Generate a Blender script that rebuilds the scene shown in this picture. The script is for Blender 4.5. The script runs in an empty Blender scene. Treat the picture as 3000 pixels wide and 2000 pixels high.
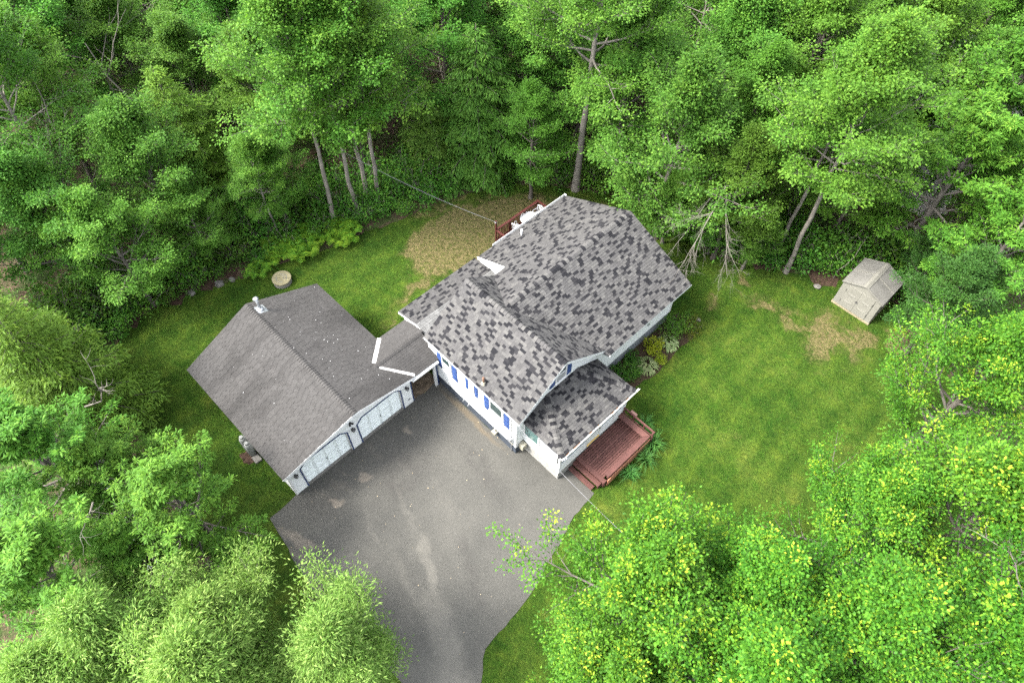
import bpy, math, random
import numpy as np
from mathutils import Matrix, Vector, Quaternion

R = math.radians
scene = bpy.context.scene
col = scene.collection

# ------------------------------------------------------------------ camera
cam_data = bpy.data.cameras.new("camera")
cam_data.sensor_fit = 'HORIZONTAL'
cam_data.sensor_width = 36.0
cam_data.lens = 24.413
cam_data.clip_start = 0.5
cam_data.clip_end = 600.0
cam = bpy.data.objects.new("camera", cam_data)
col.objects.link(cam)
def camera_matrix(pos, yaw, pitch, roll):
    fw = np.array([math.cos(yaw)*math.cos(pitch), math.sin(yaw)*math.cos(pitch), -math.sin(pitch)])
    r = np.array([math.sin(yaw), -math.cos(yaw), 0.0])
    up = np.cross(r, fw)
    r2 = math.cos(roll)*r + math.sin(roll)*up
    u2 = -math.sin(roll)*r + math.cos(roll)*up
    m = Matrix.Identity(4)
    for i in range(3):
        m[i][0], m[i][1], m[i][2], m[i][3] = r2[i], u2[i], -fw[i], pos[i]
    return m
CAM = (16.219, -1.827, 31.56)
cam.matrix_world = camera_matrix(CAM, 2.3586, 0.9642, 0.0168)
scene.camera = cam

# ------------------------------------------------------------------ light
SUN_DIR = Vector((0.50, 0.72, -1.0)).normalized()      # the way the light travels
elev = math.asin(-SUN_DIR.z)
world = bpy.data.worlds.new("World"); scene.world = world
world.use_nodes = True
wn = world.node_tree.nodes; wl = world.node_tree.links
sky = wn.new('ShaderNodeTexSky'); sky.sky_type = 'NISHITA'; sky.sun_disc = False
sky.sun_elevation = elev
sky.sun_rotation = math.atan2(-SUN_DIR.x, -SUN_DIR.y)
sky.air_density = 1.0; sky.dust_density = 3.0; sky.ozone_density = 1.0
haze_white = wn.new('ShaderNodeHueSaturation'); haze_white.inputs['Saturation'].default_value = 0.28   # thin bright cloud
wl.new(sky.outputs[0], haze_white.inputs['Color'])
wl.new(haze_white.outputs[0], wn['Background'].inputs[0])
wn['Background'].inputs[1].default_value = 0.15
sun_data = bpy.data.lights.new("sun", 'SUN')
sun_data.energy = 1.45; sun_data.angle = R(17); sun_data.color = (1.0, 0.95, 0.87)
sun = bpy.data.objects.new("sun", sun_data); col.objects.link(sun)
sun.rotation_euler = SUN_DIR.to_track_quat('-Z', 'Y').to_euler()
sun.location = (-30, -40, 60)
scene.view_settings.view_transform = 'Standard'
scene.view_settings.look = 'None'
scene.view_settings.exposure = 3.15
scene.view_settings.gamma = 1.0
scene.view_settings.use_curve_mapping = False
scene.cycles.use_adaptive_sampling = True
scene.cycles.adaptive_threshold = 0.012
scene.cycles.use_denoising = False
scene.cycles.max_bounces = 6
scene.cycles.diffuse_bounces = 3
scene.cycles.transmission_bounces = 3
scene.cycles.transparent_max_bounces = 4

# ------------------------------------------------------------------ helpers
def tag(o, label=None, cat=None, group=None, kind=None):
    if label: o['label'] = label
    if cat: o['category'] = cat
    if group: o['group'] = group
    if kind: o['kind'] = kind
    return o
def world_of(o):
    m = o.matrix_basis.copy()
    if o.parent is not None:
        m = world_of(o.parent) @ o.matrix_parent_inverse @ m
    return m
def adopt(c, p, local=False):
    c.parent = p
    if not local:
        c.matrix_parent_inverse = world_of(p).inverted()
    return c
def empty(name, loc, label, cat, group=None, rz=0.0):
    o = bpy.data.objects.new(name, None); col.objects.link(o)
    o.location = loc; o.rotation_euler = (0, 0, rz); o.empty_display_size = 0.3
    return tag(o, label, cat, group)
def mesh_obj(name, me, parent=None, local=False):
    o = bpy.data.objects.new(name, me); col.objects.link(o)
    if parent is not None: adopt(o, parent, local)
    return o
V = lambda *a: np.array(a, float)
def unit(v): return v/np.linalg.norm(v)

class MB:
    def __init__(s): s.v = []; s.f = []; s.m = []
    def add(s, vs, fs, mi=0):
        k = len(s.v); s.v += [tuple(p) for p in vs]
        for f in fs: s.f.append(tuple(i+k for i in f)); s.m.append(mi)
        return s
    def poly(s, pts, mi=0): return s.add(pts, [tuple(range(len(pts)))], mi)
    def box(s, lo, hi, mi=0, M=None):
        x0,y0,z0 = lo; x1,y1,z1 = hi
        P = [(x0,y0,z0),(x1,y0,z0),(x1,y1,z0),(x0,y1,z0),(x0,y0,z1),(x1,y0,z1),(x1,y1,z1),(x0,y1,z1)]
        if M is not None: P = [tuple(M @ Vector(p)) for p in P]
        return s.add(P, [(0,3,2,1),(4,5,6,7),(0,1,5,4),(1,2,6,5),(2,3,7,6),(3,0,4,7)], mi)
    def bar(s, a, b, w, h, up=(0,0,1), mi=0):
        a = V(*a); b = V(*b); d = b-a; L = np.linalg.norm(d); d = d/L
        up = V(*up); side = np.cross(up, d)
        if np.linalg.norm(side) < 1e-4: side = np.cross(V(0,1,0), d)
        side = unit(side); n = np.cross(d, side)
        P = []
        for q in (a, b):
            for i, j in ((-1,-1),(1,-1),(1,1),(-1,1)): P.append(q + side*i*w/2 + n*j*h/2)
        return s.add(P, [(0,1,2,3),(7,6,5,4),(0,4,5,1),(1,5,6,2),(2,6,7,3),(3,7,4,0)], mi)
    def tube(s, pts, rad, sides=6, mi=0, cap=True):
        pts = [V(*p) for p in pts]; k0 = len(s.v); n = len(pts)
        ref = V(0.31,0.17,0.93)
        for i, p in enumerate(pts):
            d = pts[min(i+1,n-1)] - pts[max(i-1,0)]; d = d/(np.linalg.norm(d)+1e-9)
            a = np.cross(d, ref); la = np.linalg.norm(a)
            if la < 1e-3: a = np.cross(d, V(1,0,0)); la = np.linalg.norm(a)
            a = a/la; b = np.cross(d, a); r = rad[i] if hasattr(rad,'__len__') else rad
            for j in range(sides):
                t = 2*math.pi*j/sides
                s.v.append(tuple(p + a*math.cos(t)*r + b*math.sin(t)*r))
        for i in range(n-1):
            for j in range(sides):
                j2 = (j+1) % sides
                s.f.append((k0+i*sides+j, k0+i*sides+j2, k0+(i+1)*sides+j2, k0+(i+1)*sides+j)); s.m.append(mi)
        if cap:
            s.f.append(tuple(k0+(n-1)*sides+j for j in range(sides))); s.m.append(mi)
            s.f.append(tuple(k0+j for j in reversed(range(sides)))); s.m.append(mi)
        return s
    def mesh(s, name, mats, smooth=False):
        me = bpy.data.meshes.new(name)
        me.from_pydata(s.v, [], s.f)
        for m in (mats if isinstance(mats, (list, tuple)) else [mats]): me.materials.append(m)
        if any(s.m): me.polygons.foreach_set('material_index', s.m)
        if smooth: me.polygons.foreach_set('use_smooth', [True]*len(s.f))
        me.update()
        return me
    def build(s, name, mats, parent=None, local=False, smooth=False, label=None, kind=None):
        o = mesh_obj(name, s.mesh(name, mats, smooth), parent, local)
        return tag(o, label, None, None, kind)

def clip_convex(poly, clip):
    """Sutherland-Hodgman in 2D, clip counter-clockwise"""
    out = poly
    n = len(clip)
    for i in range(n):
        ax, ay = clip[i]; bx, by = clip[(i+1) % n]
        inp, out = out, []
        if not inp: return []
        side = lambda p: (bx-ax)*(p[1]-ay) - (by-ay)*(p[0]-ax)
        for k in range(len(inp)):
            p, q = inp[k-1], inp[k]; sp, sq = side(p), side(q)
            if sq >= 0:
                if sp < 0: t = sp/(sp-sq); out.append((p[0]+(q[0]-p[0])*t, p[1]+(q[1]-p[1])*t))
                out.append(q)
            elif sp >= 0:
                t = sp/(sp-sq); out.append((p[0]+(q[0]-p[0])*t, p[1]+(q[1]-p[1])*t))
    return out
def area2(p): return 0.5*sum(p[i-1][0]*p[i][1]-p[i][0]*p[i-1][1] for i in range(len(p)))

class Plane:
    """a flat face given by its 3D corner points: first edge is the eave / bottom"""
    def __init__(s, pts, e=None):
        P = [V(*p) for p in pts]; s.P = P
        n = np.zeros(3)
        for i in range(len(P)): n += np.cross(P[i-1], P[i])
        s.n = unit(n); s.e = unit(P[1]-P[0]) if e is None else unit(V(*e)); s.s = np.cross(s.n, s.e); s.o = P[0]
        s.poly = [((p-s.o)@s.e, (p-s.o)@s.s) for p in P]
        if area2(s.poly) < 0: s.poly = s.poly[::-1]
    def at(s, a, b, h=0.0): return s.o + s.e*a + s.s*b + s.n*h

def lay_courses(pl, exp, widths, rng, gap=0.006, lap=1.06):
    A = [p[0] for p in pl.poly]; B = [p[1] for p in pl.poly]
    j = 0; b0 = min(B)
    while b0 < max(B)-0.005:
        a = min(A) - rng.random()*0.4
        while a < max(A):
            w = widths(rng)
            rect = [(a+gap/2, b0), (a+w-gap/2, b0), (a+w-gap/2, b0+exp*lap), (a+gap/2, b0+exp*lap)]
            c = clip_convex(rect, pl.poly)
            if len(c) >= 3 and area2(c) > 2e-4:
                yield a+gap/2, b0, w-gap, c, area2(c) > 0.97*(w-gap)*exp*lap
            a += w
        b0 += exp; j += 1
def wedge(mb, pl, c, b0, h, t0, t1, mi, base=-0.004):
    top = [pl.at(a, b, t0+(t1-t0)*(b-b0)/h) for a, b in c]
    bot = [pl.at(a, b, base) for a, b in c]
    n = len(c)
    fs = [tuple(range(n))] + [(i, n+i, n+(i+1) % n, (i+1) % n) for i in range(n)]
    mb.add(top+bot, fs, mi)

# ------------------------------------------------------------------ materials
def nodes_of(m):
    m.use_nodes = True
    nt = m.node_tree; nt.nodes.clear(); return nt
class NT:
    def __init__(s, name):
        s.m = bpy.data.materials.new(name); s.nt = nodes_of(s.m)
        s.out = s.n('ShaderNodeOutputMaterial'); s.pos = s.n('ShaderNodeNewGeometry').outputs['Position']
    def n(s, t, **k):
        x = s.nt.nodes.new(t)
        for a, b in k.items(): setattr(x, a, b)
        return x
    def l(s, a, b): s.nt.links.new(a, b)
    def noise(s, scale, detail=3.0, rough=0.6, vec=None, dist=0.0):
        x = s.n('ShaderNodeTexNoise'); x.inputs['Scale'].default_value = scale; x.inputs['Detail'].default_value = detail
        x.inputs['Roughness'].default_value = rough; x.inputs['Distortion'].default_value = dist
        s.l(s.pos if vec is None else vec, x.inputs['Vector']); return x.outputs['Fac']
    def ramp(s, fac, stops, interp='LINEAR'):
        x = s.n('ShaderNodeValToRGB'); x.color_ramp.interpolation = interp; el = x.color_ramp.elements
        while len(el) < len(stops): el.new(0.5)
        for e, (p, c) in zip(el, stops):
            e.position = p; e.color = (*c, 1) if len(c) == 3 else c
        s.l(fac, x.inputs[0]); return x.outputs[0]
    def smooth(s, fac, lo, hi):
        x = s.n('ShaderNodeMapRange', interpolation_type='SMOOTHSTEP'); x.inputs[1].default_value = lo; x.inputs[2].default_value = hi
        s.l(fac, x.inputs[0]); return x.outputs[0]
    def mix(s, fac, a, b, mode='MIX'):
        x = s.n('ShaderNodeMix', data_type='RGBA', blend_type=mode)
        for sock, v in ((x.inputs[0], fac), (x.inputs[6], a), (x.inputs[7], b)):
            if isinstance(v, (int, float)): sock.default_value = v
            elif isinstance(v, tuple): sock.default_value = (*v, 1)
            else: s.l(v, sock)
        return x.outputs[2]
    def math(s, op, a, b=None):
        x = s.n('ShaderNodeMath', operation=op)
        for i, v in enumerate((a, b)):
            if v is None: continue
            if isinstance(v, (int, float)): x.inputs[i].default_value = v
            else: s.l(v, x.inputs[i])
        return x.outputs[0]
    def warp(s, scale, amt):
        x = s.n('ShaderNodeTexNoise'); x.inputs['Scale'].default_value = scale; x.inputs['Detail'].default_value = 4; s.l(s.pos, x.inputs['Vector'])
        a = s.n('ShaderNodeVectorMath', operation='MULTIPLY_ADD'); s.l(x.outputs['Color'], a.inputs[0])
        a.inputs[1].default_value = (amt, amt, 0); s.l(s.pos, a.inputs[2])
        b = s.n('ShaderNodeVectorMath', operation='SUBTRACT'); s.l(a.outputs[0], b.inputs[0]); b.inputs[1].default_value = (amt/2, amt/2, 0)
        return b.outputs[0]
    def blobs(s, vec, items):
        """soft patches: (x, y, rx, ry, angle, strength)"""
        tot = None
        for (x, y, rx, ry, an, st) in items:
            mp = s.n('ShaderNodeMapping', vector_type='TEXTURE'); mp.inputs['Location'].default_value = (x, y, 0)
            mp.inputs['Rotation'].default_value = (0, 0, an); mp.inputs['Scale'].default_value = (rx, ry, 1000)
            s.l(vec, mp.inputs['Vector'])
            ln = s.n('ShaderNodeVectorMath', operation='LENGTH'); s.l(mp.outputs[0], ln.inputs[0])
            f = s.n('ShaderNodeMapRange', interpolation_type='SMOOTHSTEP'); s.l(ln.outputs['Value'], f.inputs[0])
            f.inputs[1].default_value = 1.0; f.inputs[2].default_value = 0.25; f.inputs[3].default_value = 0; f.inputs[4].default_value = st
            tot = f.outputs[0] if tot is None else s.math('MAXIMUM', tot, f.outputs[0])
        return tot
    def bsdf(s, color, rough=0.8, spec=0.3, metal=0.0, bump=None, bstr=0.3, bdist=0.02, **kw):
        b = s.n('ShaderNodeBsdfPrincipled')
        if isinstance(color, tuple): b.inputs['Base Color'].default_value = (*color, 1)
        else: s.l(color, b.inputs['Base Color'])
        if isinstance(rough, (int, float)): b.inputs['Roughness'].default_value = rough
        else: s.l(rough, b.inputs['Roughness'])
        b.inputs['Specular IOR Level'].default_value = spec; b.inputs['Metallic'].default_value = metal
        if bump is not None:
            x = s.n('ShaderNodeBump'); x.inputs['Strength'].default_value = bstr; x.inputs['Distance'].default_value = bdist
            s.l(bump, x.inputs['Height']); s.l(x.outputs[0], b.inputs['Normal'])
        return b.outputs[0]
    def done(s, sh): s.l(sh, s.out.inputs['Surface']); return s.m

def plain(name, c, rough=0.7, var=0.12, scale=5.0, fine=60.0, spec=0.3, metal=0.0, bstr=0.15):
    t = NT(name)
    f = t.math('ADD', t.math('MULTIPLY', t.noise(scale, 4), 0.65), t.math('MULTIPLY', t.noise(fine, 2), 0.35))
    lo = tuple(x*(1-var*1.6) for x in c); hi = tuple(min(1, x*(1+var*1.1)) for x in c)
    return t.done(t.bsdf(t.ramp(f, [(0.3, lo), (0.7, hi)]), rough, spec, metal, t.noise(fine, 2), bstr, 0.004))

def leaf_mat(name, stops, trans=0.35, vary=0.25):
    t = NT(name)
    at = t.n('ShaderNodeAttribute'); at.attribute_name = 'tint'
    c = t.ramp(at.outputs['Fac'], stops)
    oi = t.n('ShaderNodeObjectInfo')
    hs = t.n('ShaderNodeHueSaturation')
    t.l(c, hs.inputs['Color'])
    mr = t.n('ShaderNodeMapRange'); t.l(oi.outputs['Random'], mr.inputs[0]); mr.inputs[3].default_value = 0.5-0.02*vary*2; mr.inputs[4].default_value = 0.5+0.02*vary*2
    t.l(mr.outputs[0], hs.inputs['Hue'])
    mv = t.n('ShaderNodeMapRange'); t.l(t.math('FRACT', t.math('MULTIPLY', oi.outputs['Random'], 7.31)), mv.inputs[0]); mv.inputs[3].default_value = 1-vary*0.7; mv.inputs[4].default_value = 1+vary*0.5
    t.l(mv.outputs[0], hs.inputs['Value'])
    b = t.bsdf(hs.outputs[0], 0.6, 0.14)
    tr = t.n('ShaderNodeBsdfTranslucent'); t.l(t.mix(1.0, hs.outputs[0], (0.95, 1.08, 0.5), 'MULTIPLY'), tr.inputs[0])
    mx = t.n('ShaderNodeMixShader'); mx.inputs[0].default_value = trans; t.l(b, mx.inputs[1]); t.l(tr.outputs[0], mx.inputs[2])
    return t.done(mx.outputs[0])

WHITE = plain('white_siding', (0.50, 0.515, 0.51), 0.55, 0.05, 1.2, 30)
TRIMW = plain('white_trim', (0.50, 0.505, 0.50), 0.5, 0.05, 3, 40)
WEATH = plain('weathered_white_paint', (0.45, 0.44, 0.42), 0.7, 0.25, 6, 50)
RUSTY = plain('bare_wood_patch', (0.26, 0.15, 0.09), 0.8, 0.3, 12, 80)
DOORW = plain('garage_door_white', (0.54, 0.58, 0.575), 0.45, 0.05, 2, 40)
NAVY = plain('navy_trim', (0.018, 0.034, 0.09), 0.5, 0.1, 5)
BLUE = plain('blue_shutter', (0.022, 0.046, 0.135), 0.5, 0.1, 5)
BASEB = plain('blue_grey_foundation', (0.030, 0.037, 0.048), 0.8, 0.15, 3)
CONC = plain('concrete', (0.1200, 0.1144, 0.1040), 0.9, 0.15, 4)
CREAMC = plain('parged_cream_base', (0.20, 0.195, 0.18), 0.85, 0.2, 4)
GREYF = plain('grey_foundation', (0.12, 0.13, 0.14), 0.85, 0.2, 3)
GLASS = plain('window_glass', (0.02, 0.035, 0.035), 0.06, 0.2, 2, 20, 0.8, 0, 0.0)
GLASSG = plain('porch_glass', (0.05, 0.10, 0.095), 0.06, 0.2, 1, 20, 0.8, 0, 0.0)
SCREEN = plain('window_screen', (0.22, 0.225, 0.23), 0.6, 0.1, 3)
BLACK = plain('black_metal', (0.012, 0.012, 0.013), 0.4, 0.2, 10, 60, 0.5)
METAL = plain('galvanised_metal', (0.3120, 0.3240, 0.3360), 0.35, 0.1, 6, 60, 0.5, 0.6)
RUST = plain('rusty_pipe', (0.10, 0.055, 0.035), 0.8, 0.3, 12)
PVC = plain('white_pvc', (0.55, 0.55, 0.55), 0.35, 0.04, 3)
CREAM = plain('cream_metal_box', (0.2100, 0.1988, 0.1575), 0.5, 0.08, 4)
DECKM = [plain('deck_stain_%s' % n, c, 0.75, 0.22, 2.2, 26, 0.25, 0, 0.25) for n, c in
         (('a', (0.0660, 0.0270, 0.0225)), ('b', (0.0570, 0.0225, 0.0188)), ('c', (0.0765, 0.0330, 0.0277)))]
REDR = plain('red_brown_railing', (0.0496, 0.0112, 0.0088), 0.65, 0.2, 6)
SHEDM = plain('shed_plastic', (0.1287, 0.1248, 0.1076), 0.6, 0.10, 2.0, 25)
DECKING = plain('roof_deck_edge', (0.05, 0.05, 0.052), 0.9, 0.1)
SHEDR = plain('shed_roof_plastic', (0.1053, 0.1022, 0.0928), 0.65, 0.2, 1.6, 12)
SHEDB = plain('shed_base_plastic', (0.1716, 0.1443, 0.0936), 0.6, 0.12, 4)
LIDW = plain('septic_lid', (0.1520, 0.1360, 0.0800), 0.85, 0.22, 5, 40)
TANK = plain('tank_paint', (0.14, 0.145, 0.14), 0.4, 0.1, 4)
DARKIN = plain('interior_shade', (0.02, 0.018, 0.016), 0.9, 0.2, 4)
BARKG = plain('grey_bark', (0.0978, 0.0875, 0.0748), 0.9, 0.35, 3.0, 22, 0.2, 0, 0.8)
BARKP = plain('pale_bark', (0.135, 0.122, 0.104), 0.9, 0.35, 2.5, 18, 0.2, 0, 0.8)
BARKD = plain('dark_bark', (0.07, 0.06, 0.05), 0.9, 0.3, 3.0, 22, 0.2, 0, 0.8)
DEADW = plain('bare_dead_wood', (0.1085, 0.0980, 0.0837), 0.85, 0.3, 3.0, 22, 0.2, 0, 0.5)
ROCKM = plain('field_stone', (0.1120, 0.1050, 0.0945), 0.9, 0.25, 5, 40, 0.2, 0, 0.6)
PAVER = plain('pink_paver', (0.32, 0.18, 0.15), 0.9, 0.2, 5)
CABLE = plain('cable_grey', (0.1400, 0.1400, 0.1440), 0.5, 0.1, 5)
CABLEB = plain('cable_black', (0.03, 0.03, 0.03), 0.5, 0.1, 5)
def shingle_mat(name, c, stain=0.0):
    c = (c[0]*0.345, c[1]*0.346, c[2]*0.340)
    t = NT(name)
    f = t.math('ADD', t.math('MULTIPLY', t.noise(4, 3), 0.45), t.math('MULTIPLY', t.noise(90, 2, 0.8), 0.55))
    cc = t.ramp(f, [(0.3, tuple(x*0.68 for x in c)), (0.7, tuple(x*1.28 for x in c))])
    if stain:
        wv = t.warp(0.5, 1.4)
        mp = t.n('ShaderNodeMapping'); t.l(wv, mp.inputs[0]); mp.inputs['Scale'].default_value = (1.0, 0.28, 0.28)
        s1 = t.smooth(t.noise(0.62, 3, 0.55, mp.outputs[0]), 0.47, 0.72)
        cc = t.mix(t.math('MULTIPLY', s1, stain), cc, tuple(x*0.42 for x in c))
    return t.done(t.bsdf(cc, 0.95, 0.15, 0, t.noise(140, 2), 0.5, 0.003))
ARCH = [shingle_mat('shingle_charcoal', (0.024, 0.024, 0.029)), shingle_mat('shingle_dark', (0.042, 0.041, 0.046)),
        shingle_mat('shingle_mid', (0.118, 0.115, 0.116)), shingle_mat('shingle_grey', (0.135, 0.131, 0.132)),
        shingle_mat('shingle_light', (0.156, 0.152, 0.150)), shingle_mat('shingle_pale', (0.18, 0.175, 0.17))]
TAB3 = [shingle_mat('tab_shingle_a', (0.112, 0.107, 0.105), 0.6), shingle_mat('tab_shingle_b', (0.117, 0.112, 0.110), 0.6),
        shingle_mat('tab_shingle_c', (0.107, 0.102, 0.100), 0.6)]
OLD3 = [shingle_mat('old_tab_pale_a', (0.25, 0.25, 0.25)), shingle_mat('old_tab_pale_b', (0.28, 0.28, 0.28)), shingle_mat('old_tab_pale_c', (0.225, 0.225, 0.225))]

# ------------------------------------------------------------------ ground surfaces
LAWN_DRY = [(-5.2, 21.5, 4.4, 2.6, 0.6, 1.0), (-8.0, 14.4, 2.6, 2.2, 0.0, 0.9), (-6.0, 12.6, 1.2, 1.8, 0.0, 0.7), (-6.8, 17.2, 3.9, 6.2, 0.0, 1.0), (-3.5, 23.5, 4.5, 2.6, 0.5, 0.7), (12.8, 26.6, 3.6, 3.2, 0.0, 0.6), (9.5, 26.3, 4.0, 1.2, 0.25, 0.5), (6.6, 24.2, 0.8, 2.0, 0.5, 0.5),
            (-7.8, 15.3, 2.3, 3.0, 0.3, 1.0), (-7.3, 19.5, 2.0, 3.6, 0.0, 0.95), (-5.6, 17.5, 1.6, 3.8, 0.0, 0.8), (-10.2, 17.6, 1.2, 4.2, 0.0, 0.55),
            (-4.6, 14.2, 1.3, 3.0, 0.2, 0.75), (-5.4, 10.2, 1.0, 2.4, 0.3, 0.45), (12.6, 26.6, 2.2, 1.9, 0.0, 0.75), (14.2, 27.6, 1.6, 1.2, 0.0, 0.7),
            (8.8, 25.8, 1.2, 0.5, 0.3, 0.7), (7.1, 26.9, 1.2, 0.6, 0.2, 0.65), (10.6, 25.6, 1.4, 0.9, 0.0, 0.6), (10.5, 20.5, 1.4, 0.8, 0.3, 0.3),
            (12.5, 17.5, 1.6, 1.2, 0.3, 0.3), (0.6, 23.8, 3.0, 1.6, 0.2, 0.5), (-2.8, 8.6, 0.5, 1.6, 0.0, 0.6), (-14.2, 9.5, 0.5, 1.6, 0.2, 0.5), (16.2, 29.3, 2.0, 1.6, 0, 0.9)]
def lawn_material():
    t = NT('lawn_grass')
    big = t.noise(0.33, 5, 0.65, t.warp(0.35, 2.5)); mid = t.noise(1.5, 5, 0.7, t.warp(1.0, 0.8)); fine = t.noise(24, 4, 0.8); clump = t.noise(6.5, 4, 0.75)
    g = t.ramp(big, [(0.34, (0.014, 0.038, 0.003)), (0.45, (0.023, 0.049, 0.004)), (0.56, (0.031, 0.059, 0.006)), (0.68, (0.042, 0.064, 0.009))])
    g = t.mix(0.9, g, t.ramp(mid, [(0.36, (0.30, 0.40, 0.26)), (0.5, (0.5, 0.5, 0.5)), (0.64, (0.70, 0.60, 0.57))]), 'OVERLAY')
    wvn = t.n('ShaderNodeTexWave'); wvn.inputs['Scale'].default_value = 0.22; wvn.inputs['Distortion'].default_value = 2.5; wvn.inputs['Detail'].default_value = 2
    t.l(t.pos, wvn.inputs['Vector'])      # faint mowing stripes
    g = t.mix(0.75, g, t.ramp(wvn.outputs['Fac'], [(0.35, (0.42, 0.44, 0.4)), (0.65, (0.58, 0.56, 0.55))]), 'OVERLAY')
    f2 = t.math('ADD', t.math('MULTIPLY', fine, 0.5), t.math('MULTIPLY', clump, 0.5))
    blade = t.ramp(f2, [(0.30, (0.30, 0.34, 0.30)), (0.5, (0.95, 0.95, 0.95)), (0.70, (1.9, 1.75, 1.6))])
    wv = t.warp(0.6, 2.6)
    zone = t.blobs(wv, LAWN_DRY)
    dn = t.noise(0.9, 6, 0.75, t.warp(1.2, 1.5))
    dry = t.smooth(t.math('ADD', t.math('MULTIPLY', zone, 0.66), t.math('MULTIPLY', dn, 1.1)), 0.68, 1.10)
    g = t.mix(t.math('MULTIPLY', dry, 0.75), g, (0.056, 0.055, 0.016))
    tuft = t.smooth(t.noise(4.2, 5, 0.78), 0.64, 0.42)
    straw = t.ramp(f2, [(0.3, (0.070, 0.060, 0.024)), (0.55, (0.105, 0.086, 0.040)), (0.75, (0.135, 0.112, 0.060))])
    g = t.mix(t.math('MULTIPLY', t.smooth(dry, 0.3, 0.95), tuft), g, straw)
    g = t.mix(1.0, g, blade, 'MULTIPLY')
    sp = t.smooth(t.noise(2.6, 4, 0.7), 0.64, 0.80)
    g = t.mix(t.math('MULTIPLY', sp, 0.5), g, (0.060, 0.050, 0.020))
    return t.done(t.bsdf(g, 0.9, 0.1, 0, t.math('ADD', fine, t.math('MULTIPLY', clump, 2.0)), 0.9, 0.05))
def forest_material():
    t = NT('forest_floor')
    a = t.noise(0.8, 5, 0.65); b = t.noise(14, 4, 0.7)
    c = t.ramp(b, [(0.3, (0.018, 0.014, 0.009)), (0.55, (0.062, 0.042, 0.028)), (0.75, (0.16, 0.105, 0.075))])
    c = t.mix(t.smooth(a, 0.42, 0.62), c, t.ramp(b, [(0.3, (0.012, 0.022, 0.006)), (0.7, (0.04, 0.065, 0.015))]))
    return t.done(t.bsdf(c, 0.95, 0.1, 0, b, 0.8, 0.05))
def asphalt_material():
    t = NT('asphalt')
    sp = t.noise(42, 3, 0.9); sp2 = t.noise(13, 4, 0.85); big = t.noise(0.35, 4, 0.6)
    c = t.ramp(t.math('ADD', t.math('MULTIPLY', sp, 0.55), t.math('MULTIPLY', sp2, 0.45)), [(0.28, (0.027, 0.027, 0.024)), (0.5, (0.049, 0.048, 0.043)), (0.74, (0.078, 0.076, 0.069))])
    c = t.mix(0.7, c, t.ramp(big, [(0.35, (0.40, 0.40, 0.40)), (0.65, (0.6, 0.59, 0.58))]), 'OVERLAY')
    wv = t.warp(1.1, 0.9)
    dn = t.noise(1.6, 5, 0.7)
    wear = t.blobs(wv, [(9.6, 0.9, 3.4, 1.15, -0.35, 1.0), (11.6, -0.4, 2.6, 1.4, -0.5, 1.0), (7.0, 2.3, 3.0, 0.42, -0.42, 0.9), (6.8, 1.2, 2.4, 0.35, -0.3, 0.6), (4.2, 3.2, 2.4, 0.30, -0.35, 0.6),
                        (3.6, 1.6, 2.3, 0.30, -0.25, 0.55), (2.3, 4.6, 2.1, 0.28, -0.2, 0.45), (5.0, 5.0, 3.0, 0.6, -0.3, 0.35)])
    wear = t.smooth(t.math('ADD', t.math('MULTIPLY', wear, 0.5), t.math('MULTIPLY', dn, 0.5)), 0.30, 1.05)
    c = t.mix(t.math('MULTIPLY', wear, 0.5), c, t.ramp(sp, [(0.3, (0.095, 0.088, 0.075)), (0.7, (0.157, 0.148, 0.128))]))
    sand = t.blobs(t.warp(1.6, 1.0), [(1.55, 2.9, 0.62, 0.40, 0.2, 1.0), (1.65, 1.05, 0.55, 0.33, 0.5, 1.0), (0.98, 5.95, 0.50, 0.28, 0.2, 0.9), (1.9, -1.15, 1.7, 0.55, 0.35, 1.0), (4.2, -1.8, 2.0, 0.35, 0.0, 0.8), (1.0, 1.8, 1.6, 0.5, 0.3, 0.5), (0.8, 4.0, 1.5, 0.4, 0.2, 0.45), (2.5, -1.6, 0.9, 0.4, 0.1, 0.8),
                        (0.7, 2.3, 0.9, 0.12, 0.5, 0.6), (0.6, 0.75, 0.9, 0.12, 0.25, 0.6), (0.45, 4.6, 0.8, 0.10, 0.2, 0.5), (0.6, 6.6, 0.35, 0.14, 1.0, 0.6)])
    c = t.mix(t.smooth(t.math('ADD', t.math('MULTIPLY', sand, 0.75), t.math('MULTIPLY', dn, 0.3)), 0.34, 1.0), c, t.ramp(sp2, [(0.3, (0.066, 0.057, 0.046)), (0.7, (0.135, 0.120, 0.100))]))
    edge = t.blobs(t.warp(1.3, 0.4), [(2.6, 8.75, 3.2, 0.22, 0.0, 1.0)])
    c = t.mix(t.math('MULTIPLY', edge, 0.6), c, (0.090, 0.071, 0.046))
    dark = t.blobs(t.warp(0.9, 1.0), [(2.6, 4.6, 1.6, 2.4, 0.2, 0.8), (5.0, 7.2, 3.4, 0.6, -0.1, 0.7), (1.2, 0.6, 1.2, 1.2, 0, 0.7), (8.2, 3.6, 2.8, 0.5, -0.35, 0.6)])
    c = t.mix(t.math('MULTIPLY', t.math('MULTIPLY', dark, t.smooth(dn, 0.35, 0.65)), 0.55), c, (0.026, 0.024, 0.023))
    ld = t.smooth(t.noise(34, 2, 0.5), 0.77, 0.79)
    c = t.mix(t.math('MULTIPLY', ld, 0.7), c, (0.42, 0.38, 0.30))
    return t.done(t.bsdf(c, 0.92, 0.2, 0, sp, 0.6, 0.006))
LAWNM = lawn_material(); FORESTM = forest_material(); ASPH = asphalt_material()
GRAVEL = plain('pale_gravel', (0.2400, 0.2240, 0.2080), 0.95, 0.25, 2.0, 30)
PATHM = plain('grey_boardwalk', (0.20, 0.20, 0.22), 0.9, 0.2, 2.0, 30)
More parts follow.
